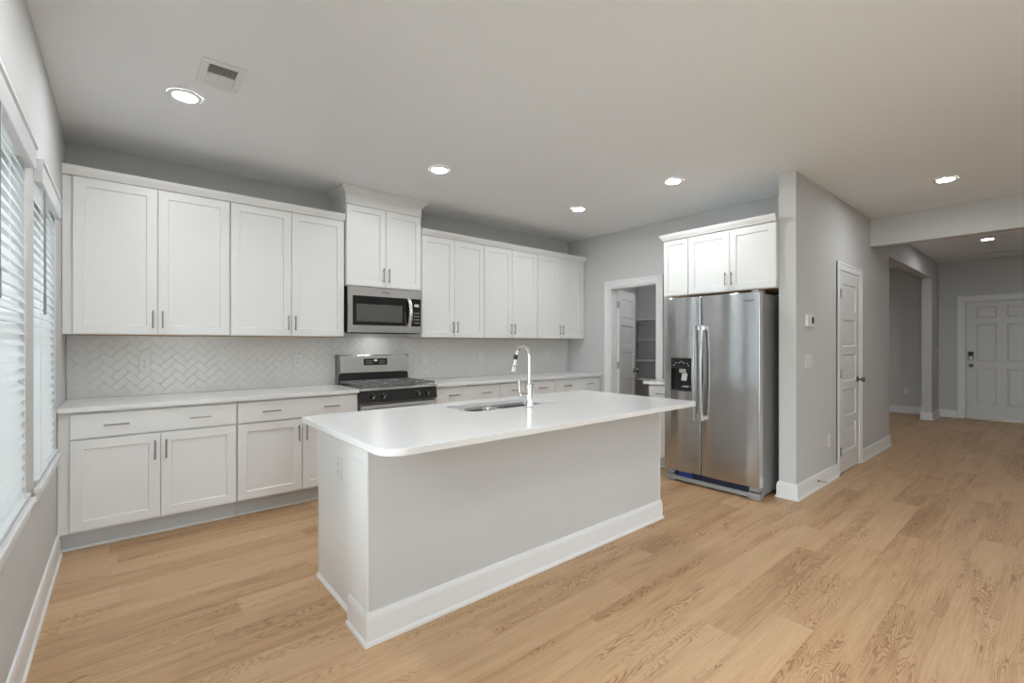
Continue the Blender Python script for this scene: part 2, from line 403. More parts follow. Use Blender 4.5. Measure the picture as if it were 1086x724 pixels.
# baseboards: profile (out, z)
BASE = [(0, 0), (0.024, 0), (0.023, 0.012), (0.015, 0.02), (0.015, 0.105), (0.011, 0.118), (0.008, 0.132), (0, 0.134)]
def baseboard(name, segs):
    bm = B()
    for p0, p1, out, e0, e1 in segs: sweep(bm, BASE, p0, p1, out, e0, e1)
    return struct(name, bm, 'trim')
baseboard('baseboard_left', [((XL, YREAR), (XL, 3.985), (1, 0), 0, 0)])
baseboard('baseboard_hall', [((4.3065, YH), (CD[0] - 0.07, YH), (0, -1), 1, 0), ((4.3065, YH2), (4.3065, YH), (-1, 0), 1, 1), ((CD[1] + 0.07, YH), (XEND, YH), (0, -1), 0, 1), ((XEND, YH), (XEND, YB), (1, 0), 1, 0)])
baseboard('baseboard_pier', [((XPIER, YH), (XFRONT, YH), (0, -1), 1, 0), ((XPIER, YH2), (XPIER, YH), (-1, 0), 1, 1), ((XFRONT, YH2), (XPIER, YH2), (0, 1), 0, 1)])
baseboard('baseboard_front', [((XFRONT, FD[1] + 0.09), (XFRONT, YH), (-1, 0), 0, 0), ((XFRONT, YH2), (XFRONT, YB), (-1, 0), 0, 0)])
baseboard('baseboard_right', [((XR, 3.905), (XR, 4.03), (-1, 0), 0, 0), ((6.62, 2.55), (6.62, YB), (-1, 0), 0, 0)])

# door casings
def casing(bm, a0, a1, zt, wd, face, outd, mapf, th=0.017):
    """flat casing with a back band round an opening a0..a1, height zt, on plane `face`, growing by outd (+-1)"""
    lay = [(0.0, wd, th * 0.7), (wd * 0.72, wd, th)]
    for s0, s1, t in lay:
        for (x0, x1, z0, z1) in ((a0 - s1, a0 - s0, 0, zt + s1), (a1 + s0, a1 + s1, 0, zt + s1), (a0 - s0, a1 + s0, zt + s0, zt + s1)):
            t2 = bmesh.new()
            box(t2, x0, x1, min(0, outd * t), max(0, outd * t), z0, z1, 0.002)
            for v in t2.verts: v.co = Vector(mapf(v.co.x, v.co.z, face + v.co.y))
            merge(bm, t2)
def jamb(bm, a0, a1, zt, d0, d1, mapf, th=0.018):
    for (x0, x1, z0, z1) in ((a0, a0 + th, 0, zt), (a1 - th, a1, 0, zt), (a0 + th, a1 - th, zt - th, zt)):
        t2 = bmesh.new(); box(t2, x0, x1, d0, d1, z0, z1)
        for v in t2.verts: v.co = Vector(mapf(v.co.x, v.co.z, v.co.y))
        merge(bm, t2)
bm = B(); casing(bm, PD[0], PD[1], PD[2], 0.085, XR, -1, along_y); jamb(bm, *PD, XR, XR + 0.115, along_y); struct('trim_1', bm, 'trim')
bm = B(); casing(bm, CD[0], CD[1], CD[2], 0.078, YH, -1, along_x); jamb(bm, *CD, YH, YH2, along_x); struct('trim_2', bm, 'trim')
bm = B(); casing(bm, FD[0], FD[1], FD[2], 0.085, XFRONT, -1, along_y); jamb(bm, *FD, XFRONT, XFRONT + 0.15, along_y); jamb(bm, FD[0] + 0.018, FD[1] - 0.018, FD[2] - 0.018, XFRONT + 0.0755, XFRONT + 0.1, along_y); struct('trim_3', bm, 'trim')

# doors (local: x along the leaf, front faces -y)
def knob(bm, x, y, z, s=-1, r=0.027):
    lathe(bm, [(0.033, 0), (0.033, s * 0.004), (0.028, s * 0.008), (0.012, s * 0.012), (0.011, s * 0.034), (0.018, s * 0.038), (r, s * 0.048), (r + 0.001, s * 0.056), (r - 0.004, s * 0.066), (0.008, s * 0.071)], 24, 'y', (x, y, z))
def hinge(bm, x, y, z):
    cyl(bm, (x, y, z - 0.045), (x, y, z + 0.045), 0.0075, n=12, bev=0.002)
    box(bm, x - 0.016, x + 0.02, y + 0.003, y + 0.008, z - 0.044, z + 0.044)

def five_panel(width, height):
    st = 0.105; g = 0.085; top = 0.11; bot = 0.20
    ph = (height - top - bot - 4 * g) / 5
    zs = [0, bot]
    for k in range(5):
        zs.append(zs[-1] + ph); zs.append(zs[-1] + (g if k < 4 else top))
    return [0, st, width - st, width], zs, {(1, 1 + 2 * k) for k in range(5)}

# pantry door, swung open into the pantry (hinge on its far jamb)
wd, ht = 0.66, 2.015
r = root('door_1', (XR + 0.112, PD[1] - 0.022, 0.008), math.radians(17))
xs, zs, cl = five_panel(wd, ht)
bm = B(); panel_slab(bm, xs, zs, cl, -0.035, 0.035, RAISED, back=True); link_mesh('door_leaf', bm, 'door', r)
bm = B(); knob(bm, wd - 0.065, -0.035, 0.92); knob(bm, wd - 0.065, 0, 0.92, 1); link_mesh('door_knob', bm, 'bronze', r)
for z in (0.22, 1.02, 1.82):
    bm = B(); cyl(bm, (-0.009, -0.036, z - 0.045), (-0.009, -0.036, z + 0.045), 0.0075, n=12, bev=0.002); box(bm, -0.0045, -0.0005, -0.034, -0.004, z - 0.044, z + 0.044); link_mesh('door_hinge', bm, 'nickel', r)

# closet door in the hall wall, closed
wd, ht = CD[1] - CD[0] - 0.042, CD[2] - 0.034
r = root('door_2', (CD[0] + 0.021, YH - 0.005, 0.012))
xs, zs, cl = five_panel(wd, ht)
bm = B(); panel_slab(bm, xs, zs, cl, 0.0, 0.035, RAISED, back=True); link_mesh('door_leaf', bm, 'door', r)
bm = B(); knob(bm, wd - 0.06, 0, 0.915); link_mesh('door_knob', bm, 'bronze', r)
for z in (0.22, 1.0, 1.80):
    bm = B(); hinge(bm, -0.001, -0.010, z); link_mesh('door_hinge', bm, 'nickel', r)

# front door, six raised panels
wd, ht = FD[1] - FD[0] - 0.042, FD[2] - 0.045
r = root('door_3', (XFRONT + 0.03, FD[1] - 0.021, 0.025), -PI / 2)
sx = [0, 0.13, 0.13 + (wd - 0.38) / 2, 0.25 + (wd - 0.38) / 2, wd - 0.13, wd]
zz = [0, 0.235, 0.86, 0.985, 1.62, 1.735, 1.915, ht]
bm = B(); panel_slab(bm, sx, zz, {(i, j) for i in (1, 3) for j in (1, 3, 5)}, 0.0, 0.044, [(0, 0), (0.011, 0.012), (0.024, 0.012), (0.046, 0.002)], back=True); link_mesh('door_leaf', bm, 'door', r)
bm = B(); knob(bm, 0.065, 0, 0.905); link_mesh('door_knob', bm, 'bronze', r)
bm = B(); box(bm, 0.028, 0.098, -0.026, 0, 1.00, 1.15, 0.006, 2); kp = link_mesh('keypad_lock', bm, 'bronze', r)
bm = B(); box(bm, 0.034, 0.092, -0.029, -0.026, 1.075, 1.143, 0.001); link_mesh('keypad_screen', bm, 'blackglass', kp)
bm = B(); cyl(bm, (0.063, -0.034, 1.035), (0.063, -0.026, 1.035), 0.015, n=16, bev=0.002); link_mesh('lock_cylinder', bm, 'nickel', kp)
bm = B(); lathe(bm, [(0.014, 0), (0.014, -0.003), (0.008, -0.006)], 16, 'y', (0.065, 0, 0.66)); link_mesh('door_plug', bm, 'plate', r)
bm = B(); box(bm, -0.02, wd + 0.02, -0.09, 0.06, -0.025, -0.003, 0.004); link_mesh('threshold', bm, 'metal_threshold', r)

# windows in the left wall (local x along +Y, depth y into the wall)
def window(name, loc, rotz, wdt, z0, z1, depth=0.085, double=True):
    r = root(name, loc, rotz)
    f = 0.045; hgt = z1 - z0
    bm = B()
    for (x0, x1, za, zb) in ((0, f, 0, hgt), (wdt - f, wdt, 0, hgt), (f, wdt - f, 0, f), (f, wdt - f, hgt - f, hgt)): box(bm, x0, x1, depth, depth + 0.06, za, zb, 0.003)
    if double: box(bm, f, wdt - f, depth + 0.005, depth + 0.05, hgt / 2 - 0.02, hgt / 2 + 0.02, 0.003)
    else: box(bm, wdt / 2 - 0.03, wdt / 2 + 0.03, depth + 0.005, depth + 0.05, f, hgt - f, 0.003)
    link_mesh('window_frame', bm, 'vinyl', r)
    bm = B(); box(bm, f, wdt - f, depth + 0.028, depth + 0.032, f, hgt - f); link_mesh('glass', bm, 'pane', r)
    return r
for i, wy in enumerate((W1, W2, W0_ADDED)):  # the last of these is the added window, out of view
    r = window('window_%d' % (i + 1), (XL, wy[0], WZ[0]), PI / 2, wy[1] - wy[0], *WZ)
    bm = B(); box(bm, -0.035, wy[1] - wy[0] + 0.035, -0.028, -0.001, -0.022, 0.0, 0.004, 2)
    box(bm, 0.002, wy[1] - wy[0] - 0.002, -0.002, 0.085, -0.0, 0.012, 0.002)
    box(bm, -0.015, wy[1] - wy[0] + 0.015, -0.013, -0.001, -0.075, -0.022, 0.003)
    link_mesh('window_sill', bm, 'trim', r)
window('window_5', (XL, LWIN_ADDED[0], LWIN_ADDED[2]), PI / 2, LWIN_ADDED[1] - LWIN_ADDED[0], LWIN_ADDED[2], LWIN_ADDED[3], double=False)  # added side window, out of view
for i, (a, b_, z0, z1) in enumerate(REARW_ADDED):
    window('window_%d' % (i + 4), (b_, YREAR, z0), PI, b_ - a, z0, z1, double=False)  # added rear window, out of view

# ================================================================== BLINDS
def blind(wy, label):
    wdt = wy[1] - wy[0]; top = WZ[1] - 0.002; ht_ = WZ[1] - WZ[0]
    r = thing('window_blind', label, 'blind', (XL, wy[0], WZ[0]), PI / 2, 'white slatted window blinds')
    bm = B()
    sweep(bm, [(0.0, ht_ - 0.066), (0.026, ht_ - 0.066), (0.029, ht_ - 0.060), (0.029, ht_ + 0.014), (0.036, ht_ + 0.022), (0.036, ht_ + 0.036), (0.0, ht_ + 0.036)], (-0.012, -0.001), (wdt + 0.012, -0.001), (0, -1))
    link_mesh('valance', bm, 'slat', r)
    bm = B(); box(bm, 0.008, wdt - 0.008, 0.004, 0.058, ht_ - 0.032, ht_ - 0.002, 0.003); link_mesh('headrail', bm, 'slat', r)
    bm = B(); n = int((ht_ - 0.095) / 0.0445) + 1; ang = math.radians(67)
    for k in range(n):
        zc = 0.045 + k * 0.0445; prof = []
        for s in (-1, -0.5, 0, 0.5, 1):
            a = s * 0.025; bow = 0.0018 * (1 - s * s)
            prof.append((a * math.cos(ang) + bow * math.sin(ang), a * math.sin(ang) * 1.0 - bow * math.cos(ang)))
        # room-side edge (negative y) hangs low
        lo = [(0.008 + p[0], zc + p[1]) for p in prof]; th = (0.0028 * math.sin(ang), -0.0028 * math.cos(ang))
        ring = lo + [(q[0] + th[0], q[1] + th[1]) for q in reversed(lo)]
        A = [bm.verts.new((0.006, q[0], q[1])) for q in ring]; C = [bm.verts.new((wdt - 0.006, q[0], q[1])) for q in ring]
        m_ = len(ring)
        for j in range(m_): bm.faces.new((A[j], A[(j + 1) % m_], C[(j + 1) % m_], C[j]))
        bm.faces.new(A); bm.faces.new(C)
    s = link_mesh('slats', bm, 'slat', r, sharp=40)
    bm = B(); box(bm, 0.006, wdt - 0.006, -0.016, 0.034, 0.013, 0.030, 0.004, 2); link_mesh('bottom_rail', bm, 'slat', r)
    for q in (0.12, wdt - 0.12):
        bm = B()
        for yy in (-0.012, 0.030): cyl(bm, (q, yy, 0.03), (q, yy, ht_ - 0.05), 0.0011, n=6)
        link_mesh('ladder_cord', bm, 'slat', r)
    bm = B(); cyl(bm, (0.075, -0.03, ht_ - 0.66), (0.075, -0.03, ht_ - 0.085), 0.0045, n=8, bev=0.001); cyl(bm, (0.075, -0.03, ht_ - 0.67), (0.075, -0.03, ht_ - 0.58), 0.0058, n=8, bev=0.001)
    link_mesh('tilt_wand', bm, 'grey', r)
    return r
blind(W1, 'white slatted blind on the left wall window cut off by the photo edge')
blind(W2, 'white slatted blind on the left wall window next to the cabinets')

# ================================================================== CABINETS (local: x width, front y=0 towards -y, z up)
def pull(bm, x, y, z, ln, vertical=True):
    r_ = 0.0055; so = 0.028; h = ln / 2; p = ln / 2 - 0.018
    if vertical:
        cyl(bm, (x, y - so, z - h), (x, y - so, z + h), r_, n=12, bev=0.001)
        for q in (-p, p): cyl(bm, (x, y, z + q), (x, y - so, z + q), 0.0042, n=10)
    else:
        cyl(bm, (x - h, y - so, z), (x + h, y - so, z), r_, n=12, bev=0.001)
        for q in (-p, p): cyl(bm, (x + q, y, z), (x + q, y - so, z), 0.0042, n=10)

def shaker_door(parent, x0, x1, z0, z1, hx=None, hz=None, ln=0.135, rail=0.060, y0=0.0):
    bm = B(); panel_slab(bm, [x0, x0 + rail, x1 - rail, x1], [z0, z0 + rail, z1 - rail, z1], {(1, 1)}, y0, 0.019, SHAKER)
    d = link_mesh('door', bm, 'cab', parent)
    if hx is not None:
        bm = B(); pull(bm, hx, y0, hz, ln); link_mesh('handle', bm, 'nickel', d)
    return d

CROWN = [(0, 0), (0.008, 0.0), (0.010, 0.012), (0.022, 0.030), (0.030, 0.042), (0.032, 0.060), (0, 0.060)]
GU = 'white upper cabinets'; GB = 'white base cabinets'

def upper_cabinet(label, loc, rotz, wdt, z0, z1, depth, doors=2, filler_l=0.0, filler_r=0.0, handle=True, rail=0.060, hln=0.125, ztop=None, name='upper_cabinet', top_rail=0.0):
    r = thing(name, label, 'cabinet', loc, rotz, GU)
    bm = B(); box(bm, -filler_l, wdt + filler_r, 0.0205, depth, z0, z1, 0.0015); link_mesh('body', bm, 'cab', r)
    bm = B(); box(bm, 0.012, wdt - 0.012, 0.03, depth - 0.01, z0 - 0.0035, z0 + 0.0005); link_mesh('underside_panel', bm, 'woodply', r)['label'] = 'raw wood underside panel'
    e = 0.004
    zd0, zd1 = z0 + 0.004, (ztop or z1) - 0.006
    if doors == 2:
        m = wdt / 2
        shaker_door(r, e, m - 0.002, zd0, zd1, m - 0.028, zd0 + 0.045 + hln / 2, hln, rail)
        shaker_door(r, m + 0.002, wdt - e, zd0, zd1, m + 0.028, zd0 + 0.045 + hln / 2, hln, rail)
    else:
        shaker_door(r, e, wdt - e, zd0, zd1, None, None, rail=rail)
    return r

YU = 4.234; ZU0, ZU1 = 1.377, 2.44; DU = YB - YU - 0.001
upper_cabinet('white two-door upper cabinet in the left corner next to the window blinds', (-0.266, YU, 0), 0, 0.910, ZU0, ZU1, DU, filler_l=0.047)
upper_cabinet('white two-door upper cabinet directly left of the microwave', (0.645, YU, 0), 0, 0.905, ZU0, ZU1, DU)
upper_cabinet('white two-door upper cabinet directly right of the microwave', (2.345, YU, 0), 0, 0.802, ZU0, ZU1, DU)
upper_cabinet('white two-door upper cabinet, middle one of the three right of the microwave', (3.148, YU, 0), 0, 0.832, ZU0, ZU1, DU)
upper_cabinet('white two-door upper cabinet at the right end near the pantry doorway', (3.981, YU, 0), 0, 0.832, ZU0, ZU1, DU, filler_r=0.072)
# tall one over the microwave: own frieze and crown up to the ceiling
YT = 4.215
t = upper_cabinet('short white two-door cabinet above the microwave, rising to the ceiling', (1.560, YT, 0), 0, 0.770, 1.850, 2.700, YB - YT - 0.001, hln=0.14, ztop=2.605, rail=0.055)
bm = B(); box(bm, -0.002, 0.772, -0.001, 0.022, 2.603, 2.705, 0.001); link_mesh('frieze_board', bm, 'cab', t)
CR2 = [(0, 0), (0.010, 0.0), (0.012, 0.010), (0.038, 0.040), (0.052, 0.050), (0.055, 0.0715), (0, 0.0715)]
bm = B(); up = [(o, z + 2.6885) for o, z in CR2]
sweep(bm, up, (-0.002, -0.001), (0.772, -0.001), (0, -1), 1, 1); sweep(bm, up, (-0.002, 0.355), (-0.002, -0.001), (-1, 0), 0, 1); sweep(bm, up, (0.772, -0.001), (0.772, 0.355), (1, 0), 1, 0)
box(bm, -0.002, 0.772, -0.001, 0.355, 2.70, 2.7595)
link_mesh('crown', bm, 'cab', t)
bm = B()
panel_slab(bm, [0, 0.05, 0.29, 0.34], [2.50, 2.53, 2.64, 2.69], {(1, 1)}, 0, 0.004, [(0, 0), (0.004, 0.003)])
bmesh.ops.rotate(bm, verts=bm.verts, cent=(0, 0, 0), matrix=Matrix.Rotation(-PI / 2, 3, 'Z')); bmesh.ops.translate(bm, verts=bm.verts, vec=(-0.004, 0.352, 0))
link_mesh('side_panel', bm, 'cab', t)

def crown_run(label, x0, x1, y, loc=(0, 0, 0), rotz=0, endl=False, endr=False, depth=0.33, grp='white crown mouldings on the cabinets'):
    r = thing('crown_moulding', label, 'crown moulding', loc, rotz, grp)
    bm = B(); pr = [(o, z + ZU1 - 0.002) for o, z in CROWN]
    sweep(bm, pr, (x0, y), (x1, y), (0, -1), 1 if endl else 0, 1 if endr else 0)
    if endl: sweep(bm, pr, (x0, y + depth), (x0, y), (-1, 0), 0, 1)
    if endr: sweep(bm, pr, (x1, y), (x1, y + depth), (1, 0), 1, 0)
    link_mesh('moulding', bm, 'cab', r)
    bm = B(); box(bm, x0, x1, y, y + depth, ZU1 + 0.001, ZU1 + 0.02); link_mesh('top_board', bm, 'cab', r)
    return r
crown_run('white crown moulding over the upper cabinets left of the microwave', XL + 0.002, 1.553, YU + 0.004)
crown_run('white crown moulding over the upper cabinets right of the microwave', 2.3355, XR - 0.002, YU + 0.004)

# base cabinets
YBF = 3.958; ZK = 0.122
def base_cabinet(label, loc, rotz, wdt, depth, filler_l=0.0, filler_r=0.0, doors=2, handles=2, kick=True, name='base_cabinet'):
    r = thing(name, label, 'cabinet', loc, rotz, GB)
    bm = B(); box(bm, -filler_l, wdt + filler_r, 0.0205, depth, ZK, 0.883, 0.0015); link_mesh('body', bm, 'cab', r)
    if kick:
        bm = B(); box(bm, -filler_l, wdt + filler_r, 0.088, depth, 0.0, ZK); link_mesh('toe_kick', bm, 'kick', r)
        bm = B(); box(bm, -filler_l, wdt + filler_r, 0.076, 0.088, 0.0, 0.016, 0.004, 2); link_mesh('shoe_strip', bm, 'cab', r)
    e = 0.004
    bm = B(); box(bm, e, wdt - e, 0.0, 0.019, 0.716, 0.868, 0.0018); d = link_mesh('drawer', bm, 'cab', r)
    hx = [wdt * 0.25, wdt * 0.75] if handles == 2 else [wdt / 2]
    for q in hx:
        bm = B(); pull(bm, q, 0.0, 0.792, 0.128, False); link_mesh('handle', bm, 'nickel', d)
    z0, z1 = 0.136, 0.706
    if doors == 2:
        m = wdt / 2
        shaker_door(r, e, m - 0.002, z0, z1, m - 0.030, z1 - 0.045 - 0.064, 0.130)
        shaker_door(r, m + 0.002, wdt - e, z0, z1, m + 0.030, z1 - 0.045 - 0.064, 0.130)
    else:
        shaker_door(r, e, wdt - e, z0, z1, e + 0.035, z1 - 0.045 - 0.064, 0.130)
    return r
DB = YB - YBF - 0.001
base_cabinet('white base cabinet in the left corner below the window side of the counter', (-0.262, YBF, 0), 0, 0.908, DB, filler_l=0.051)
base_cabinet('white base cabinet directly left of the gas range, partly behind the island', (0.648, YBF, 0), 0, 0.920, DB)
base_cabinet('white base cabinet directly right of the gas range, mostly behind the island', (2.348, YBF, 0), 0, 0.816, DB)
base_cabinet('white base cabinet right of the range, seen behind the faucet', (3.166, YBF, 0), 0, 0.842, DB)
base_cabinet('white base cabinet at the right end of the back counter', (4.010, YBF, 0), 0, 0.846, DB, filler_r=0.030)
base_cabinet('narrow white base cabinet between the pantry doorway and the refrigerator', (4.29, 2.836, 0), -PI / 2, 0.335, XR - 4.29 - 0.001, doors=1, handles=1)

# cabinets round the refrigerator (front faces -X)
XF = 4.262
upper_cabinet('narrow white one-panel cabinet without handle, left end over the refrigerator', (XF, 2.640, 0), -PI / 2, 0.270, 1.795, ZU1 - 0.078, XR - XF - 0.001, doors=1, rail=0.045)
upper_cabinet('wide white two-door cabinet above the refrigerator', (XF, 2.368, 0), -PI / 2, 0.805, 1.795, ZU1 - 0.078, XR - XF - 0.001, hln=0.125)
r = thing('crown_moulding', 'white crown moulding over the cabinets above the refrigerator', 'crown moulding', (0, 0, 0), 0, 'white crown mouldings on the cabinets')
bm = B(); pr_ = [(o, z + ZU1 - 0.077) for o, z in CROWN]
sweep(bm, pr_, (XF, 2.640), (XF, YH2 + 0.002), (-1, 0), 1, 0); sweep(bm, pr_, (XR - 0.002, 2.640), (XF, 2.640), (0, 1), 0, 1); link_mesh('moulding', bm, 'cab', r)
bm = B(); box(bm, XF, XR - 0.002, YH2 + 0.002, 2.640, ZU1 - 0.074, ZU1 - 0.056); link_mesh('top_board', bm, 'cab', r)

# ================================================================== COUNTERTOPS, BACKSPLASH
def slab(name, label, outline, z0, z1, group, bev=0.003, hole=None):
    bm = B()
    ov = [bm.verts.new((x, y, z1)) for x, y in outline]
    oe = [bm.edges.new((ov[i], ov[(i + 1) % len(ov)])) for i in range(len(ov))]
    if hole:
        hv = [bm.verts.new((x, y, z1)) for x, y in hole]; oe += [bm.edges.new((hv[i], hv[(i + 1) % len(hv)])) for i in range(len(hv))]
        bmesh.ops.triangle_fill(bm, use_beauty=True, use_dissolve=False, edges=oe)
    else: bm.faces.new(ov)
    g = bmesh.ops.extrude_face_region(bm, geom=list(bm.faces))
    bmesh.ops.translate(bm, verts=[v for v in g['geom'] if isinstance(v, bmesh.types.BMVert)], vec=(0, 0, z0 - z1))
    bmesh.ops.recalc_face_normals(bm, faces=bm.faces)
    ed = [e for e in bm.edges if len(e.link_faces) == 2 and e.calc_face_angle(0) > 1.2 and abs(e.verts[0].co.z - e.verts[1].co.z) < 1e-5]
    bmesh.ops.bevel(bm, geom=ed, offset=bev, segments=2, profile=0.5, affect='EDGES')
    return tag(link_mesh(name, bm, 'quartz', sharp=40), label, 'countertop', group)
GC = 'white quartz countertops'
YC = 3.937
slab('countertop', 'white quartz countertop in the left corner, left of the gas range', [(XL + 0.001, YC), (1.572, YC), (1.572, YB - 0.001), (XL + 0.001, YB - 0.001)], 0.884, 0.914, GC)
slab('countertop', 'white quartz countertop along the back wall right of the gas range', [(2.343, YC), (XR - 0.001, YC), (XR - 0.001, YB - 0.001), (2.343, YB - 0.001)], 0.884, 0.914, GC)
slab('countertop', 'short white quartz countertop between pantry doorway and refrigerator', [(4.252, 2.500), (XR - 0.001, 2.500), (XR - 0.001, 2.878), (4.252, 2.878)], 0.884, 0.914, GC)
ZI = 0.905
IX0, IX1, IY0, IY1 = 0.757, 3.100, 1.645, 2.735
SX0, SX1, SY0, SY1 = 1.590, 2.330, 2.262, 2.585
slab('island_countertop', 'long white quartz island countertop with rounded corners and a sink cutout', rounded(IX0, IX1, IY0, IY1, (0.10, 0.05, 0.02, 0.02)), ZI - 0.030, ZI, None, hole=rounded(SX0, SX1, SY0, SY1, 0.06)[::-1])

def backsplash():
    bm = B(); x0, x1, z0, z1 = XL + 0.0015, XR - 0.0015, 0.9145, 1.3725
    r = thing('tile_backsplash', 'glossy white herringbone tile backsplash between counter and upper cabinets', 'backsplash', (0, 0, 0))
    b2 = B(); box(b2, x0, x1, YB - 0.006, YB - 0.0006, z0, z1); link_mesh('grout_bed', b2, 'grout', r)
    Wt, Lt, g = 0.0515, 0.1030, 0.0010
    c45 = math.sqrt(0.5)
    def clip(poly):
        for ax, lim, sg in ((0, x0, 1), (0, x1, -1), (1, z0, 1), (1, z1, -1)):
            out = []
            for i in range(len(poly)):
                p, q = poly[i], poly[(i + 1) % len(poly)]; dp, dq = sg * (p[ax] - lim), sg * (q[ax] - lim)
                if dp >= 0: out.append(p)
                if (dp > 0 > dq) or (dp < 0 < dq):
                    t_ = dp / (dp - dq); out.append((p[0] + (q[0] - p[0]) * t_, p[1] + (q[1] - p[1]) * t_))
            poly = out
            if len(poly) < 3: return None
        return poly
    rng = random.Random(3)
    yb, yf = YB - 0.006, YB - 0.0090
    for m_ in range(-30, 31):
        for k in range(-120, 121):
            for (a0, a1, b0, b1) in ((k * Wt, k * Wt + Lt, k * Wt, k * Wt + Wt), (k * Wt + Lt, k * Wt + Lt + Wt, k * Wt + Wt - Lt, k * Wt + Wt)):
                a0 += m_ * 2 * Lt; a1 += m_ * 2 * Lt
                rect = [(a0 + g, b0 + g), (a1 - g, b0 + g), (a1 - g, b1 - g), (a0 + g, b1 - g)]
                rot = [((a - b) * c45 + 2.0, (a + b) * c45 + 1.1) for a, b in rect]
                if max(p[0] for p in rot) < x0 or min(p[0] for p in rot) > x1 or max(p[1] for p in rot) < z0 or min(p[1] for p in rot) > z1: continue
                poly = clip(rot)
                if not poly: continue
                cx = sum(p[0] for p in poly) / len(poly); cz = sum(p[1] for p in poly) / len(poly)
                tx, tz = rng.uniform(-0.009, 0.009), rng.uniform(-0.009, 0.009)
                base = [bm.verts.new((p[0], yb, p[1])) for p in poly]; mid = []; top = []
                for p in poly:
                    d = math.hypot(p[0] - cx, p[1] - cz) or 1; s = max(0.0, 1 - 0.0026 / d)
                    mid.append(bm.verts.new((p[0], yf + 0.0014, p[1])))
                    q = (cx + (p[0] - cx) * s, cz + (p[1] - cz) * s)
                    top.append(bm.verts.new((q[0], yf + tx * (q[0] - cx) + tz * (q[1] - cz), q[1])))
                n = len(poly)
                for P, Q in ((base, mid), (mid, top)):
                    for i in range(n): bm.faces.new((P[i], P[(i + 1) % n], Q[(i + 1) % n], Q[i]))
                bm.faces.new(top)
    link_mesh('herringbone_tiles', bm, 'tile', r, sharp=8)
backsplash()

# ================================================================== MICROWAVE
def microwave():
    x0, wdt, y, z0, z1 = 1.565, 0.760, 4.185, 1.412, 1.8445
    r = thing('microwave', 'stainless microwave mounted below the short cabinet over the range', 'microwave', (x0, y, 0))
    bm = B(); box(bm, 0.002, wdt - 0.002, 0.024, YB - y - 0.012, z0 + 0.012, z1, 0.003); link_mesh('body', bm, 'black', r)
    # front frame ring with rounded edge
    wx0, wx1, wz0, wz1 = 0.043, 0.742, z0 + 0.073, z1 - 0.085
    bm = B()
    for (a0, a1, b0, b1) in ((0, wdt, wz1, z1 - 0.002), (0, wdt, z0 + 0.006, wz0), (0, wx0, wz0, wz1), (wx1, wdt, wz0, wz1)): box(bm, a0, a1, 0.0, 0.024, b0, b1, 0.0)
    bmesh.ops.remove_doubles(bm, verts=bm.verts, dist=1e-5)
    link_mesh('front_frame', bm, 'steel2', r)
    bm = B(); box(bm, wx0, 0.592, 0.003, 0.02, wz0, wz1, 0.001); d = link_mesh('door', bm, 'blackglass', r)
    bm = B(); box(bm, wx0 + 0.035, 0.54, 0.0022, 0.004, wz0 + 0.035, wz1 - 0.075); link_mesh('door_window', bm, 'window_glass', d)
    bm = B(); box(bm, 0.594, wx1, 0.003, 0.02, wz0, wz1, 0.001); p = link_mesh('control_panel', bm, 'blackglass', r)
    bm = B(); box(bm, 0.672, 0.722, 0.0022, 0.004, wz1 - 0.078, wz1 - 0.052); link_mesh('display', bm, 'display', p)
    for a in range(3):
        for b_ in range(4):
            bm = B(); box(bm, 0.668 + a * 0.022, 0.682 + a * 0.022, 0.0024, 0.004, wz0 + 0.03 + b_ * 0.032, wz0 + 0.042 + b_ * 0.032); link_mesh('button', bm, 'grey', p)
    bm = B(); zc = (wz0 + wz1) / 2; hh = (wz1 - wz0) / 2 - 0.006
    pts = [(0.612, 0.004 - 0.044 * math.sin(PI * (i + 0.0) / 16) ** 0.6, zc - hh + 2 * hh * i / 16) for i in range(17)]
    t2 = bmesh.new(); tube(t2, pts, 0.015, 12)
    for v in t2.verts: v.co.x = 0.612 + (v.co.x - 0.612) * 1.35
    merge(bm, t2); link_mesh('handle', bm, 'chrome', r)
    bm = B(); box(bm, 0.02, wdt - 0.02, 0.006, 0.12, z0 - 0.003, z0 + 0.0125, 0.002)
    for k in range(14): box(bm, 0.06 + k * 0.047, 0.092 + k * 0.047, 0.035, 0.09, z0 - 0.0055, z0 - 0.0025)
    link_mesh('underside_vent', bm, 'black', r)
    bm = B(); box(bm, wdt / 2 - 0.05, wdt / 2 + 0.05, 0.16, 0.22, z0 + 0.008, z0 + 0.0125); bm2 = link_mesh('cooktop_lamp', bm, 'hoodlamp', r)
    bm = text_mesh('Whirlpool', 0.021); bmesh.ops.translate(bm, verts=bm.verts, vec=(wdt / 2 - 0.01, -0.0004, z1 - 0.045)); link_mesh('badge', bm, 'badge', r)
M['hoodlamp'] = mat('hood_lamp_lens', (0.9, 0.9, 0.9), 0.5, emit=((1.0, 0.97, 0.93), 24.0))
microwave()

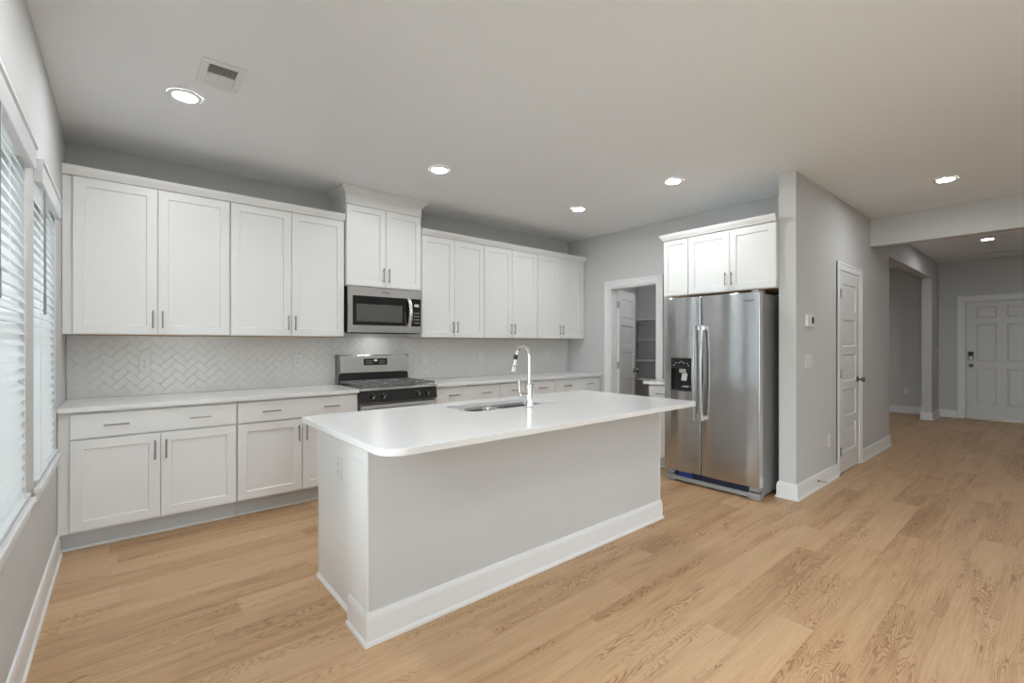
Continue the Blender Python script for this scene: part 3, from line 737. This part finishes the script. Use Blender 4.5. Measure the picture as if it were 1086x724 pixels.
# ================================================================== GAS RANGE
def gas_range():
    x0, wdt, y = 1.5785, 0.757, 3.905
    r = thing('gas_range', 'stainless and black gas range below the microwave', 'stove', (x0, y, 0))
    D = YB - y
    bm = B(); box(bm, 0.0, wdt, 0.045, D - 0.03, 0.02, 0.905, 0.002); link_mesh('body', bm, 'sidegrey', r)
    for (a, b_) in ((0.05, 0.1), (wdt - 0.05, 0.1), (0.05, D - 0.1), (wdt - 0.05, D - 0.1)):
        bm = B(); cyl(bm, (a, b_, 0), (a, b_, 0.021), 0.018, n=12); link_mesh('foot', bm, 'black', r)
    bm = B(); box(bm, 0.004, wdt - 0.004, 0.012, 0.045, 0.035, 0.205, 0.004, 2); link_mesh('bottom_drawer', bm, 'steel2', r)
    bm = B(); box(bm, 0.004, wdt - 0.004, 0.008, 0.045, 0.212, 0.770, 0.005, 2); d = link_mesh('oven_door', bm, 'steel2', r)
    bm = B(); box(bm, 0.12, wdt - 0.12, 0.006, 0.012, 0.33, 0.62, 0.002); link_mesh('oven_window', bm, 'blackglass', d)
    bm = B(); cyl(bm, (0.04, -0.04, 0.725), (wdt - 0.04, -0.04, 0.725), 0.013, n=16, bev=0.003)
    for q in (0.07, wdt - 0.07): cyl(bm, (q, -0.04, 0.725), (q, 0.01, 0.725), 0.009, n=12)
    link_mesh('oven_handle', bm, 'steel2', d)
    # sloped control panel
    bm = B(); sweep(bm, [(0.0, 0.788), (0.038, 0.792), (0.022, 0.893), (0.0, 0.899)], (0.0, 0.045), (wdt, 0.045), (0, -1)); c = link_mesh('control_panel', bm, 'enamel', r)
    for q in (0.105, 0.205, wdt - 0.205, wdt - 0.105):
        bm = B(); n_ = Vector((0, -0.987, 0.158)); o = Vector((q, 0.0165, 0.843))
        cyl(bm, o - n_ * 0.002, o + n_ * 0.008, 0.024, n=24, bev=0.002); cyl(bm, o + n_ * 0.008, o + n_ * 0.028, 0.019, 0.017, n=24, bev=0.002)
        kb = link_mesh('knob', bm, 'black', c)
        bm = B(); t2 = bmesh.new(); box(t2, -0.0035, 0.0035, -0.036, -0.026, -0.016, 0.016, 0.001)
        bmesh.ops.rotate(t2, verts=t2.verts, cent=(0, 0, 0), matrix=Matrix.Rotation(math.radians(9), 3, 'X') @ Matrix.Rotation(0.5, 3, 'Y')); bmesh.ops.translate(t2, verts=t2.verts, vec=o)
        merge(bm, t2); link_mesh('knob_grip', bm, 'steel2', kb)
    bm = B(); box(bm, -0.003, wdt + 0.003, 0.018, D - 0.085, 0.9, 0.917, 0.004, 2); link_mesh('cooktop', bm, 'steel2', r)
    bm = B(); box(bm, -0.0045, wdt + 0.0045, 0.012, 0.020, 0.896, 0.912, 0.002); link_mesh('front_trim', bm, 'steel2', r)
    for sx in (0.17, wdt - 0.17):
        for sy in (0.17, 0.42):
            bm = B(); lathe(bm, [(0.052, 0.9165), (0.052, 0.922), (0.040, 0.925), (0.040, 0.930), (0.034, 0.933)], 24, 'z', (sx, sy, 0)); link_mesh('burner', bm, 'iron', r)
    bm = B(); lathe(bm, [(0.045, 0.9165), (0.045, 0.922), (0.034, 0.926), (0.034, 0.931), (0.028, 0.934)], 24, 'z', (wdt / 2, 0.295, 0)); link_mesh('burner', bm, 'iron', r)
    # three cast-iron grates side by side
    zt = 0.950; gy0, gy1 = 0.035, 0.565
    for k in range(3):
        a0 = 0.012 + k * (wdt - 0.024) / 3 + 0.0015; a1 = 0.012 + (k + 1) * (wdt - 0.024) / 3 - 0.0015
        bm = B(); tb = 0.012
        for (p, q, s, u) in ((a0, a0 + tb, gy0, gy1), (a1 - tb, a1, gy0, gy1), (a0, a1, gy0, gy0 + tb), (a0, a1, gy1 - tb, gy1), (a0, a1, 0.294, 0.306)):
            box(bm, p, q, s, u, zt - 0.016, zt, 0.002)
        cx = (a0 + a1) / 2
        for cy in (0.17, 0.42):
            for (p, q, s, u) in ((cx - 0.005, cx + 0.005, cy - 0.115, cy - 0.03), (cx - 0.005, cx + 0.005, cy + 0.03, cy + 0.115), (a0 + 0.005, cx - 0.03, cy - 0.005, cy + 0.005), (cx + 0.03, a1 - 0.005, cy - 0.005, cy + 0.005)):
                box(bm, p, q, s, u, zt - 0.014, zt - 0.001, 0.002)
        for (p, s) in ((a0 + 0.006, gy0 + 0.006), (a1 - 0.006, gy0 + 0.006), (a0 + 0.006, gy1 - 0.006), (a1 - 0.006, gy1 - 0.006), (a0 + 0.006, 0.3), (a1 - 0.006, 0.3)): cyl(bm, (p, s, 0.9165), (p, s, zt - 0.01), 0.006, n=8)
        link_mesh('grate', bm, 'iron', r)
    # backguard
    bm = B(); box(bm, 0.012, wdt - 0.012, D - 0.085, D - 0.014, 0.90, 1.04, 0.002); link_mesh('vent_riser', bm, 'enamel', r)
    bm = B(); prof = [(0.0, 1.020), (0.068, 1.020), (0.074, 1.028), (0.060, 1.185), (0.050, 1.199), (0.0, 1.200)]
    sweep(bm, prof, (0.026, D - 0.014), (wdt - 0.026, D - 0.014), (0, -1)); bg = link_mesh('backguard', bm, 'steel2', r)
    for a in (0, 1):
        bm = B(); sweep(bm, [(0.0, 0.90), (0.05, 0.90), (0.072, 1.02), (0.076, 1.03), (0.062, 1.188), (0.050, 1.203), (0.0, 1.204)], (0.0 if a == 0 else wdt - 0.026, D - 0.014), (0.026 if a == 0 else wdt, D - 0.014), (0, -1)); link_mesh('end_cap', bm, 'steel2' if a else 'sidegrey', bg)
    def onpanel(x, z, dx, dz, th_, m_, nm, par):
        bm = B(); t2 = bmesh.new(); box(t2, -dx, dx, -th_, 0.002, -dz, dz, 0.0008)
        bmesh.ops.rotate(t2, verts=t2.verts, cent=(0, 0, 0), matrix=Matrix.Rotation(math.radians(-5.1), 3, 'X'))
        o = 0.074 - (z - 1.028) * (0.014 / 0.157)
        bmesh.ops.translate(t2, verts=t2.verts, vec=(x, D - 0.014 - o, z)); merge(bm, t2); return link_mesh(nm, bm, m_, par)
    dp = onpanel(0.385, 1.128, 0.125, 0.033, 0.002, 'blackglass', 'display_panel', bg)
    onpanel(0.385, 1.143, 0.018, 0.010, 0.003, 'display', 'clock_display', dp)
    for a in range(4):
        for b_ in range(2):
            onpanel(0.29 + a * 0.018, 1.116 + b_ * 0.022, 0.0035, 0.004, 0.003, 'mark', 'button', dp); onpanel(0.43 + a * 0.018, 1.116 + b_ * 0.022, 0.0035, 0.004, 0.003, 'mark', 'button', dp)
gas_range()

# ================================================================== REFRIGERATOR (front faces -X)
def fridge():
    Y1, wdt, X0 = 2.484, 0.879, 4.015
    r = thing('refrigerator', 'stainless side-by-side refrigerator with ice dispenser beside the hall wall', 'refrigerator', (X0, Y1, 0), -PI / 2)
    bm = B(); box(bm, 0.004, wdt - 0.004, 0.082, 0.80, 0.035, 1.735, 0.006, 2); link_mesh('cabinet_body', bm, 'sidegrey', r)
    zb, zt = 0.112, 1.745
    def fdoor(a0, a1, hole=None):
        """door with a softly bowed front; x a0..a1; hole = (x0,x1,z0,z1) cut for the dispenser"""
        bm = B(); xs = sorted(set([a0, a0 + 0.0008, a0 + 0.0022, a0 + 0.005, a1 - 0.005, a1 - 0.0022, a1 - 0.0008, a1] + [a0 + (a1 - a0) * k / 24 for k in range(1, 24)] + ([hole[0], hole[1]] if hole else []))); zs = sorted(set([zb, zb + 0.004, zt - 0.004, zt] + ([hole[2], hole[3]] if hole else []) + [zb + (zt - zb) * k / 6 for k in range(1, 6)]))
        def yf(x, z):
            s = (x - a0) / (a1 - a0) * 2 - 1
            y = 0.016 * s * s
            e = min(x - a0, a1 - x)
            if e < 0.005: y += 0.005 - math.sqrt(max(0, 0.005 ** 2 - (0.005 - e) ** 2))
            return y + (0.003 if z in (zb, zt) else 0)
        V = [[bm.verts.new((x, yf(x, z), z)) for z in zs] for x in xs]
        inside = lambda i, j: hole and hole[0] - 1e-6 <= xs[i] and xs[i + 1] <= hole[1] + 1e-6 and hole[2] - 1e-6 <= zs[j] and zs[j + 1] <= hole[3] + 1e-6
        for i in range(len(xs) - 1):
            for j in range(len(zs) - 1):
                if not inside(i, j): bm.faces.new((V[i][j], V[i + 1][j], V[i + 1][j + 1], V[i][j + 1]))
        Bk = [[bm.verts.new((x, 0.078, z)) for z in (zb, zt)] for x in (a0, a1)]
        bm.faces.new((Bk[0][0], Bk[1][0], Bk[1][1], Bk[0][1]))
        bm.faces.new([V[0][j] for j in range(len(zs))] + [Bk[0][1], Bk[0][0]]); bm.faces.new([V[-1][j] for j in range(len(zs))] + [Bk[1][1], Bk[1][0]])
        bm.faces.new([V[i][0] for i in range(len(xs))] + [Bk[1][0], Bk[0][0]]); bm.faces.new([V[i][-1] for i in range(len(xs))] + [Bk[1][1], Bk[0][1]])
        return bm, yf
    sp = 0.369
    hole = (0.078, 0.292, 0.866, 1.178)
    bm, yf1 = fdoor(0.0, sp - 0.003, hole); fz = link_mesh('freezer_door', bm, 'steel', r)
    bm, yf2 = fdoor(sp + 0.003, wdt); fr = link_mesh('fridge_door', bm, 'steel', r)
    # dispenser recess
    bm = B(); hx0, hx1, hz0, hz1 = hole
    yo, yi = -0.001, 0.066
    f = [bm.verts.new(p) for p in ((hx0, yo, hz0), (hx1, yo, hz0), (hx1, yo, hz1 - 0.1), (hx0, yo, hz1 - 0.1))]; b_ = [bm.verts.new((v.co.x, yi, v.co.z)) for v in f]
    for k in range(4): bm.faces.new((f[k], f[(k + 1) % 4], b_[(k + 1) % 4], b_[k]))
    bm.faces.new(b_); dsp = link_mesh('dispenser_recess', bm, 'black', fz)
    bm = B(); box(bm, hx0, hx1, -0.001, 0.05, hz1 - 0.1, hz1, 0.002); ctl = link_mesh('dispenser_controls', bm, 'blackglass', fz)
    for k, (px, pz) in enumerate(((0.05, 0.05), (0.085, 0.055), (0.107, 0.066), (0.13, 0.055), (0.165, 0.05), (0.03, 0.03), (0.18, 0.03))):
        bm = B(); box(bm, hx0 + px - 0.006, hx0 + px + 0.006, -0.0018, 0, hz1 - 0.1 + pz - 0.004, hz1 - 0.1 + pz + 0.004); link_mesh('control_icon', bm, 'mark', ctl)
    bm = B(); box(bm, hx0 + 0.075, hx0 + 0.145, 0.012, 0.055, hz1 - 0.142, hz1 - 0.101, 0.004, 2); link_mesh('ice_chute', bm, 'steel2', fz)
    bm = B(); t2 = bmesh.new(); box(t2, -0.028, 0.028, -0.006, 0.006, -0.075, 0.0, 0.003, 2); bmesh.ops.rotate(t2, verts=t2.verts, cent=(0, 0, 0), matrix=Matrix.Rotation(math.radians(-14), 3, 'X')); bmesh.ops.translate(t2, verts=t2.verts, vec=(hx0 + 0.125, 0.035, hz1 - 0.142)); merge(bm, t2)
    link_mesh('ice_paddle', bm, 'steel2', fz)
    bm = B(); box(bm, hx0 + 0.105, hx0 + 0.17, 0.01, 0.06, hz0 + 0.035, hz0 + 0.05, 0.003); link_mesh('water_paddle', bm, 'grey', fz)
    bm = B(); box(bm, hx0 + 0.01, hx1 - 0.01, 0.002, 0.062, hz0 + 0.001, hz0 + 0.008, 0.002)
    for k in range(8): box(bm, hx0 + 0.025 + k * 0.023, hx0 + 0.033 + k * 0.023, 0.006, 0.058, hz0 + 0.008, hz0 + 0.010)
    link_mesh('drip_tray', bm, 'black', fz)
    # bowed handles
    for hx, par in ((sp - 0.041, fz), (sp + 0.026, fr)):
        bm = B(); z0, z1 = 0.615, 1.478; N_ = 24; W_, T_ = 0.0115, 0.008
        rings = []
        for i in range(N_ + 1):
            t_ = i / N_; z = z0 + (z1 - z0) * t_; y = -0.032 - 0.026 * math.sin(PI * t_)
            rings.append([bm.verts.new((hx + dx, y + dy, z)) for dx, dy in ((-W_, T_), (-W_, -T_ * 0.3), (-W_ * 0.6, -T_), (W_ * 0.6, -T_), (W_, -T_ * 0.3), (W_, T_))])
        for P, Q in zip(rings, rings[1:]):
            for k in range(6): bm.faces.new((P[k], P[(k + 1) % 6], Q[(k + 1) % 6], Q[k]))
        bm.faces.new(rings[0]); bm.faces.new(rings[-1])
        h_ = link_mesh('handle', bm, 'steel2', par)
        for za in (z0 + 0.004, z1 - 0.044):
            bm = B(); box(bm, hx - 0.012, hx + 0.012, -0.034, 0.016, za, za + 0.04, 0.003); link_mesh('handle_mount', bm, 'steel2', h_)
    # base grille with its film and feet
    bm = B(); box(bm, 0.06, wdt - 0.06, 0.05, 0.084, 0.018, 0.104, 0.003); gr = link_mesh('base_grille', bm, 'bluedark', r)
    bm = B(); box(bm, 0.03, wdt - 0.10, 0.028, 0.055, 0.016, 0.052, 0.004, 2); link_mesh('grille_bar', bm, 'grey', gr)
    bm = B(); box(bm, 0.135, 0.275, 0.034, 0.052, 0.060, 0.098, 0.004, 2); link_mesh('filter_cap', bm, 'blue', gr)
    for a in (0.0, wdt - 0.105):
        bm = B(); box(bm, a, a + 0.105, 0.022, 0.10, 0.012, 0.060, 0.006, 2); box(bm, a + 0.012, a + 0.095, 0.03, 0.09, 0.0, 0.014, 0.002); link_mesh('foot_cover', bm, 'grey', gr)
        bm = B(); box(bm, a + 0.015, a + 0.09, 0.024, 0.08, 0.072, 0.109, 0.004, 2); link_mesh('hinge_bracket', bm, 'grey', gr)
    for a in (0.01, wdt - 0.07):
        bm = B(); box(bm, a, a + 0.06, 0.02, 0.14, 1.7352, 1.762, 0.006, 2); link_mesh('hinge_cover', bm, 'grey', r)
    for a in (0.03, wdt - 0.09):
        bm = B(); cyl(bm, (a, 0.7, 0.018), (a + 0.06, 0.7, 0.018), 0.018, n=14); link_mesh('roller', bm, 'black', r)
    bm = text_mesh('Whirlpool', 0.026); xb = 0.775; bmesh.ops.translate(bm, verts=bm.verts, vec=(xb, yf2(xb, 1.6) - 0.0006, 1.676)); link_mesh('badge', bm, 'badge', fr)
fridge()

# ================================================================== ISLAND
def island():
    x0, x1, y0, y1, yc = 0.817, 3.090, 1.946, 2.155, 2.715
    zt = ZI - 0.0305
    r = thing('kitchen_island', 'long white kitchen island with panelled base under a quartz top', 'kitchen island', (0, 0, 0))
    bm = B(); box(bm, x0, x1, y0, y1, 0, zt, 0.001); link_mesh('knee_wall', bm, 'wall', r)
    for a, b_ in ((x0 - 0.006, x0), (x1, x1 + 0.006)):
        bm = B(); box(bm, a, b_, y0 - 0.001, y1, 0.001, zt, 0.001); link_mesh('end_board', bm, 'cab', r)
    xa, xb = 0.845, 3.062
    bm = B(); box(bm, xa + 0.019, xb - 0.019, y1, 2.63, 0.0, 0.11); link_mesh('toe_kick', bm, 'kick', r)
    bm = B(); box(bm, xa + 0.019, xb - 0.019, y1, yc - 0.021, 0.11, 0.64)                    # carcass, open over the sink bowls
    box(bm, xa + 0.019, SX0 - 0.06, y1, yc - 0.021, 0.64, zt); box(bm, SX1 + 0.06, xb - 0.019, y1, yc - 0.021, 0.64, zt)
    box(bm, SX0 - 0.06, SX1 + 0.06, yc - 0.04, yc - 0.021, 0.64, zt)
    link_mesh('cabinet_body', bm, 'cab', r)
    for a in (xa, xb - 0.019):
        bm = B(); box(bm, a, a + 0.019, y1, yc, 0, zt, 0.0015); link_mesh('end_panel', bm, 'cab', r)
    bm = B(); sweep(bm, [(0, 0), (0.012, 0), (0.010, 0.008), (0.004, 0.016), (0, 0.018)], (xa, yc), (xa, y1), (-1, 0)); link_mesh('shoe_moulding', bm, 'cab', r)
    bm = B()
    for p0, p1, out, e0, e1 in (((x0, y0), (x1, y0), (0, -1), 1, 1), ((x0, y1), (x0, y0), (-1, 0), 0, 1), ((x1, y0), (x1, y1), (1, 0), 1, 0)): sweep(bm, [(o, z * 1.04) for o, z in BASE], p0, p1, out, e0, e1)
    link_mesh('baseboard', bm, 'trim', r)
    for a, b_ in ((x0 - 0.011, x0), (x1, x1 + 0.011)):
        bm = B(); box(bm, a, b_, y0 + 0.004, y1, zt - 0.088, zt - 0.002, 0.003); link_mesh('top_cap', bm, 'cab', r)
    # doors on the working side (they face the range)
    n = 4; wd_ = (xb - xa - 0.04) / n
    for k in range(n):
        a0 = xa + 0.02 + k * wd_ + 0.002; a1 = a0 + wd_ - 0.004
        bm = B(); panel_slab(bm, [-a1, -a1 + 0.06, -a0 - 0.06, -a0], [0.13, 0.19, 0.80, 0.86], {(1, 1)}, -yc, 0.019, SHAKER)
        bmesh.ops.rotate(bm, verts=bm.verts, cent=(0, 0, 0), matrix=Matrix.Rotation(PI, 3, 'Z')); d = link_mesh('door', bm, 'cab', r)
        bm = B(); hx = a1 - 0.035 if k % 2 == 0 else a0 + 0.035
        cyl(bm, (hx, yc + 0.028, 0.69), (hx, yc + 0.028, 0.82), 0.0055, n=12, bev=0.001)
        for q in (0.708, 0.802): cyl(bm, (hx, yc, q), (hx, yc + 0.028, q), 0.0042, n=10)
        link_mesh('handle', bm, 'nickel', d)
island()

# sink: double bowl, under the counter
def sink():
    r = thing('kitchen_sink', 'stainless double-bowl sink set into the island countertop', 'sink', (0, 0, 0))
    zr = ZI - 0.0315; mid = (SX0 + SX1) / 2
    def bowl(x0, x1, y0, y1):
        bm = B(); rings = []
        for ins, z, rr in ((-0.018, zr, 0.06), (0.0, zr, 0.055), (0.004, zr - 0.012, 0.055), (0.010, zr - 0.165, 0.05), (0.022, zr - 0.186, 0.045), (0.045, zr - 0.192, 0.04)):
            rings.append([bm.verts.new((x, y, z)) for x, y in rounded(x0 + ins, x1 - ins, y0 + ins, y1 - ins, rr, 6)])
        for P, Q in zip(rings, rings[1:]):
            for k in range(len(P)): bm.faces.new((P[k], P[(k + 1) % len(P)], Q[(k + 1) % len(P)], Q[k]))
        bm.faces.new(rings[-1])
        o = link_mesh('bowl', bm, 'sinksteel', r, sharp=50)
        cx, cy = (x0 + x1) / 2, (y0 + y1) / 2
        bm = B(); lathe(bm, [(0.045, zr - 0.1905), (0.043, zr - 0.188), (0.034, zr - 0.190), (0.030, zr - 0.1905)], 24, 'z', (cx, cy, 0)); dr = link_mesh('drain', bm, 'chrome', o)
        bm = B(); cyl(bm, (cx, cy, zr - 0.190), (cx, cy, zr - 0.172), 0.010, 0.012, n=12, bev=0.002); link_mesh('strainer_post', bm, 'chrome', dr)
    bowl(SX0 + 0.001, mid - 0.013, SY0 + 0.001, SY1 - 0.001); bowl(mid + 0.013, SX1 - 0.001, SY0 + 0.001, SY1 - 0.001)
    bm = B(); box(bm, mid - 0.016, mid + 0.016, SY0 + 0.015, SY1 - 0.015, zr - 0.05, zr - 0.012, 0.006, 2); link_mesh('divider', bm, 'sinksteel', r)
sink()

def faucet():
    cx, cy, z = 1.985, 2.188, ZI
    r = thing('kitchen_faucet', 'chrome gooseneck pull-down faucet standing on the island beside the sink', 'faucet', (cx, cy, z))
    bm = B(); lathe(bm, [(0.029, 0.0005), (0.029, 0.004), (0.0265, 0.007), (0.0265, 0.012), (0.0265, 0.148), (0.023, 0.153), (0.0155, 0.155)], 28); link_mesh('base_body', bm, 'chrome', r)
    bm = B(); R_ = 0.066; zt = 0.322
    pts = [(0, 0, 0.150 + (zt - 0.150) * k / 6) for k in range(7)]
    pts += [(0, R_ - R_ * math.cos(a), zt + R_ * math.sin(a)) for a in [PI * k / 20 * 0.93 for k in range(1, 21)]]
    last = Vector(pts[-1]); dr = (Vector(pts[-1]) - Vector(pts[-2])).normalized()
    tube(bm, pts, 0.0122, 16); link_mesh('gooseneck', bm, 'chrome', r)
    bm = B(); cyl(bm, last - dr * 0.002, last + dr * 0.03, 0.0135, n=18, bev=0.001); link_mesh('spray_collar', bm, 'black', r)
    bm = B(); cyl(bm, last + dr * 0.029, last + dr * 0.118, 0.0138, 0.0165, n=20, bev=0.003); sh = link_mesh('spray_head', bm, 'chrome', r)
    p = last + dr * 0.068; u = Vector((0, 0, 1)) - dr * dr.z; u.normalize()
    bm = B(); t2 = bmesh.new(); box(t2, -0.010, 0.010, -0.012, 0.0195, -0.018, 0.018, 0.003, 2)
    bmesh.ops.rotate(t2, verts=t2.verts, cent=(0, 0, 0), matrix=Matrix.Rotation(math.radians(-62), 3, 'Z')); bmesh.ops.translate(t2, verts=t2.verts, vec=p); merge(bm, t2); link_mesh('spray_button', bm, 'black', sh)
    bm = B(); cyl(bm, (-0.02, 0, 0.088), (-0.088, 0, 0.088), 0.0165, n=20, bev=0.003); link_mesh('valve_hub', bm, 'chrome', r)
    bm = B(); tube(bm, [(-0.080, 0, 0.078), (-0.081, 0, 0.10), (-0.084, 0, 0.135), (-0.088, 0, 0.178)], [0.0075, 0.0065, 0.006, 0.0055], 12); link_mesh('lever', bm, 'chrome', r)
faucet()

# ================================================================== PLATES ON THE WALLS (local: on the wall plane y=0, facing -y)
def outlet(label, loc, rotz, dark=True):
    r = thing('wall_outlet', label, 'outlet', loc, rotz, 'white wall outlets')
    bm = B(); box(bm, -0.035, 0.035, -0.006, -0.0003, -0.057, 0.057, 0.003, 2); link_mesh('cover_plate', bm, 'plate', r)
    for s in (-1, 1):
        bm = B(); box(bm, -0.0165, 0.0165, -0.0082, -0.005, s * 0.020 - 0.014, s * 0.020 + 0.014, 0.003, 2); f = link_mesh('receptacle', bm, 'plate', r)
        bm = B()
        for q in (-0.006, 0.006): box(bm, q - 0.0012, q + 0.0012, -0.0086, -0.008, s * 0.020 - 0.001, s * 0.020 + 0.008)
        cyl(bm, (0, -0.0086, s * 0.020 - 0.007), (0, -0.008, s * 0.020 - 0.007), 0.0024, n=10)
        link_mesh('slots', bm, 'slot', f)
    bm = B(); cyl(bm, (0, -0.0072, 0), (0, -0.0055, 0), 0.0028, n=10); link_mesh('screw', bm, 'grey', r)
    return r
o1 = outlet('white wall outlet on the tile at the far left, near the corner', (0.123, YB - 0.0105, 1.155), 0)
dup(o1, (1.237, YB - 0.0105, 1.155), 0, 'white wall outlet on the tile just left of the range')
dup(o1, (2.553, YB - 0.0105, 1.148), 0, 'white wall outlet on the tile just right of the range')
dup(o1, (3.337, YB - 0.0105, 1.150), 0, 'white wall outlet on the tile left of the faucet top')
dup(o1, (4.462, YB - 0.0105, 1.142), 0, 'white wall outlet on the tile at the right end of the back counter')
dup(o1, (0.845, 2.372, 0.680), -PI / 2, 'white wall outlet on the white end panel of the island')
dup(o1, (5.152, YH, 0.392), 0, 'white wall outlet low on the hall wall beside the closet door')
dup(o1, (XFRONT, 1.88, 0.42), -PI / 2, 'white wall outlet low on the far wall seen through the hall opening')

def switch(label, loc, rotz, gangs):
    r = thing('light_switch', label, 'switch', loc, rotz, 'white light switches')
    h = 0.0185 + 0.023 * gangs - 0.006
    bm = B(); box(bm, -h, h, -0.006, -0.0003, -0.058, 0.058, 0.003, 2); link_mesh('cover_plate', bm, 'plate', r)
    for k in range(gangs):
        x = (k - (gangs - 1) / 2) * 0.046
        bm = B(); box(bm, x - 0.0165, x + 0.0165, -0.009, -0.005, -0.033, 0.033, 0.002, 2)
        for v in bm.verts:
            if v.co.y < -0.007: v.co.y -= 0.003 * v.co.z / 0.033
        link_mesh('rocker', bm, 'plate', r)
    return r
switch('white multi-gang switch plate on the hall wall below the thermostat', (4.592, YH, 1.160), 0, 3)
switch('small white switch plate on the pier beside the front door wall', (11.07, YH, 1.19), 0, 1)

r = thing('thermostat', 'white thermostat with dark screen on the hall wall', 'thermostat', (4.585, YH, 1.515))
bm = B(); box(bm, -0.075, 0.075, -0.028, -0.0005, -0.052, 0.052, 0.005, 2); link_mesh('housing', bm, 'plate', r)
bm = B(); box(bm, 0.012, 0.062, -0.0295, -0.0275, -0.026, 0.030, 0.001); link_mesh('screen', bm, 'blackglass', r)

r = thing('door_stop', 'small spring door stop on the baseboard left of the closet door', 'door stop', (4.80, YH - 0.0152, 0.075))
bm = B(); cyl(bm, (0, 0, 0), (0, -0.006, 0), 0.011, n=14, bev=0.001); link_mesh('mount', bm, 'nickel', r)
bm = B(); pts = [(0.006 * math.cos(a), -0.005 - 0.055 * k / 90, 0.006 * math.sin(a)) for k, a in [(k, k * 0.8) for k in range(91)]]; tube(bm, pts, 0.0011, 6); link_mesh('spring', bm, 'nickel', r)
bm = B(); cyl(bm, (0, -0.058, 0), (0, -0.074, 0), 0.008, n=14, bev=0.002); link_mesh('rubber_tip', bm, 'rubber', r)

# ================================================================== PANTRY SHELVES
for z, lab in ((1.702, 'topmost white shelf on the back wall of the pantry'), (1.390, 'second white shelf from the top in the pantry'), (1.048, 'third white shelf from the top in the pantry'), (0.752, 'lowest visible white shelf in the pantry')):
    r = thing('pantry_shelf', lab, 'shelf', (0, 0, 0), 0, 'white pantry shelves')
    bm = B(); box(bm, 6.31, 6.619, 2.552, YB - 0.001, z - 0.018, z, 0.002); link_mesh('board', bm, 'shelf', r)
    bm = B(); box(bm, 6.60, 6.6195, 2.56, YB - 0.01, z - 0.056, z - 0.0185, 0.002); box(bm, 6.33, 6.60, YB - 0.018, YB - 0.0005, z - 0.056, z - 0.0185, 0.002); link_mesh('support_cleat', bm, 'shelf', r)

# ================================================================== CEILING FITTINGS
def downlight(label, x, y, first=[None]):
    if first[0] is not None: return dup(first[0], (x, y, H), 0, label)
    r = thing('recessed_light', label, 'ceiling light', (x, y, H), 0, 'white recessed ceiling lights')
    bm = B(); lathe(bm, [(0.085, -0.0004), (0.085, -0.003), (0.080, -0.007), (0.062, -0.009), (0.058, -0.006), (0.058, -0.0004)], 40, cap=False); link_mesh('trim_ring', bm, 'plate', r)
    bm = B(); lathe(bm, [(0.0582, -0.0012), (0.0582, -0.0058), (0.050, -0.0068), (0.025, -0.0074)], 40); link_mesh('lens', bm, 'lens', r)
    first[0] = r; return r
downlight('white recessed ceiling light at the upper left beside the air vent', 0.273, 3.297)
downlight('white recessed ceiling light in front of the cabinet over the microwave', 2.013, 3.334)
downlight('white recessed ceiling light in front of the right-hand upper cabinets', 3.744, 3.341)
downlight('white recessed ceiling light in front of the cabinets over the refrigerator', 3.749, 2.225)
downlight('white recessed ceiling light near the hall wall and the header', 5.544, 0.654)
downlight('white recessed ceiling light in the foyer beyond the header', 9.155, 0.654)
pl = downlight('added recessed fill light inside the pantry, out of sight', 5.55, 3.2)  # unseen lamp added to lighten the dark pantry
for ch in list(pl.children):
    if ch.name.startswith('lens'):
        ch.data = ch.data.copy(); ch.data.materials[0] = M['lens_added']
downlight('white recessed ceiling light at the top edge of the photo above the island left end', 0.31, 2.13)
rl = dup(pl, (9.2, 3.2, H), 0, 'added recessed fill light in the side room off the foyer, out of sight')  # another added lamp, brightens the side room from out of view
ADDED_BEHIND = 'added unseen recessed fill light of the living area behind the camera'
for (x, y) in ((0.5, -0.1), (2.3, 0.25), (4.9, -1.6), (1.0, -2.4), (3.6, -2.6)): downlight(ADDED_BEHIND, x, y)  # unseen lamps added to even out the room light

def vent(label, x0, x1, y0, y1, two=True):
    r = thing('ceiling_vent', label, 'vent', ((x0 + x1) / 2, (y0 + y1) / 2, H), 0, 'white ceiling vents')
    a, b_ = (x1 - x0) / 2, (y1 - y0) / 2; f = 0.036
    bm = B()
    for (p, q, s, u) in ((-a, a, -b_, -b_ + f), (-a, a, b_ - f, b_), (-a, -a + f, -b_ + f, b_ - f), (a - f, a, -b_ + f, b_ - f)): box(bm, p, q, s, u, -0.007, -0.0005, 0.002)
    if two: box(bm, -a + f, a - f, -0.006, 0.006, -0.007, -0.0005, 0.001)
    link_mesh('frame', bm, 'plate', r)
    bm = B(); box(bm, -a + f, a - f, -b_ + f, b_ - f, -0.0015, -0.0006); link_mesh('duct_back', bm, 'slot', r)
    bm = B(); n = max(3, int((2 * b_ - 2 * f) / (0.017 if two else 0.03)))
    for k in range(n):
        yy = -b_ + f + (k + 0.5) * (2 * b_ - 2 * f) / n; s = 1 if (yy < 0 or not two) else -1
        P = [(-0.0075, -0.0062), (-0.0060, -0.0070), (0.0070, -0.0018), (0.0060, -0.0012)]
        A = [bm.verts.new((-a + f, yy + s * p, z)) for p, z in P]; C = [bm.verts.new((a - f, yy + s * p, z)) for p, z in P]
        for j in range(4): bm.faces.new((A[j], A[(j + 1) % 4], C[(j + 1) % 4], C[j]))
        bm.faces.new(A); bm.faces.new(C)
    link_mesh('louvres', bm, 'plate', r)
vent('square white ceiling air vent beside the upper left recessed light', 0.302, 0.502, 2.778, 3.075)
vent('long white air register on the foyer ceiling behind the foyer light', 10.52, 10.66, 0.42, 0.92, two=False)
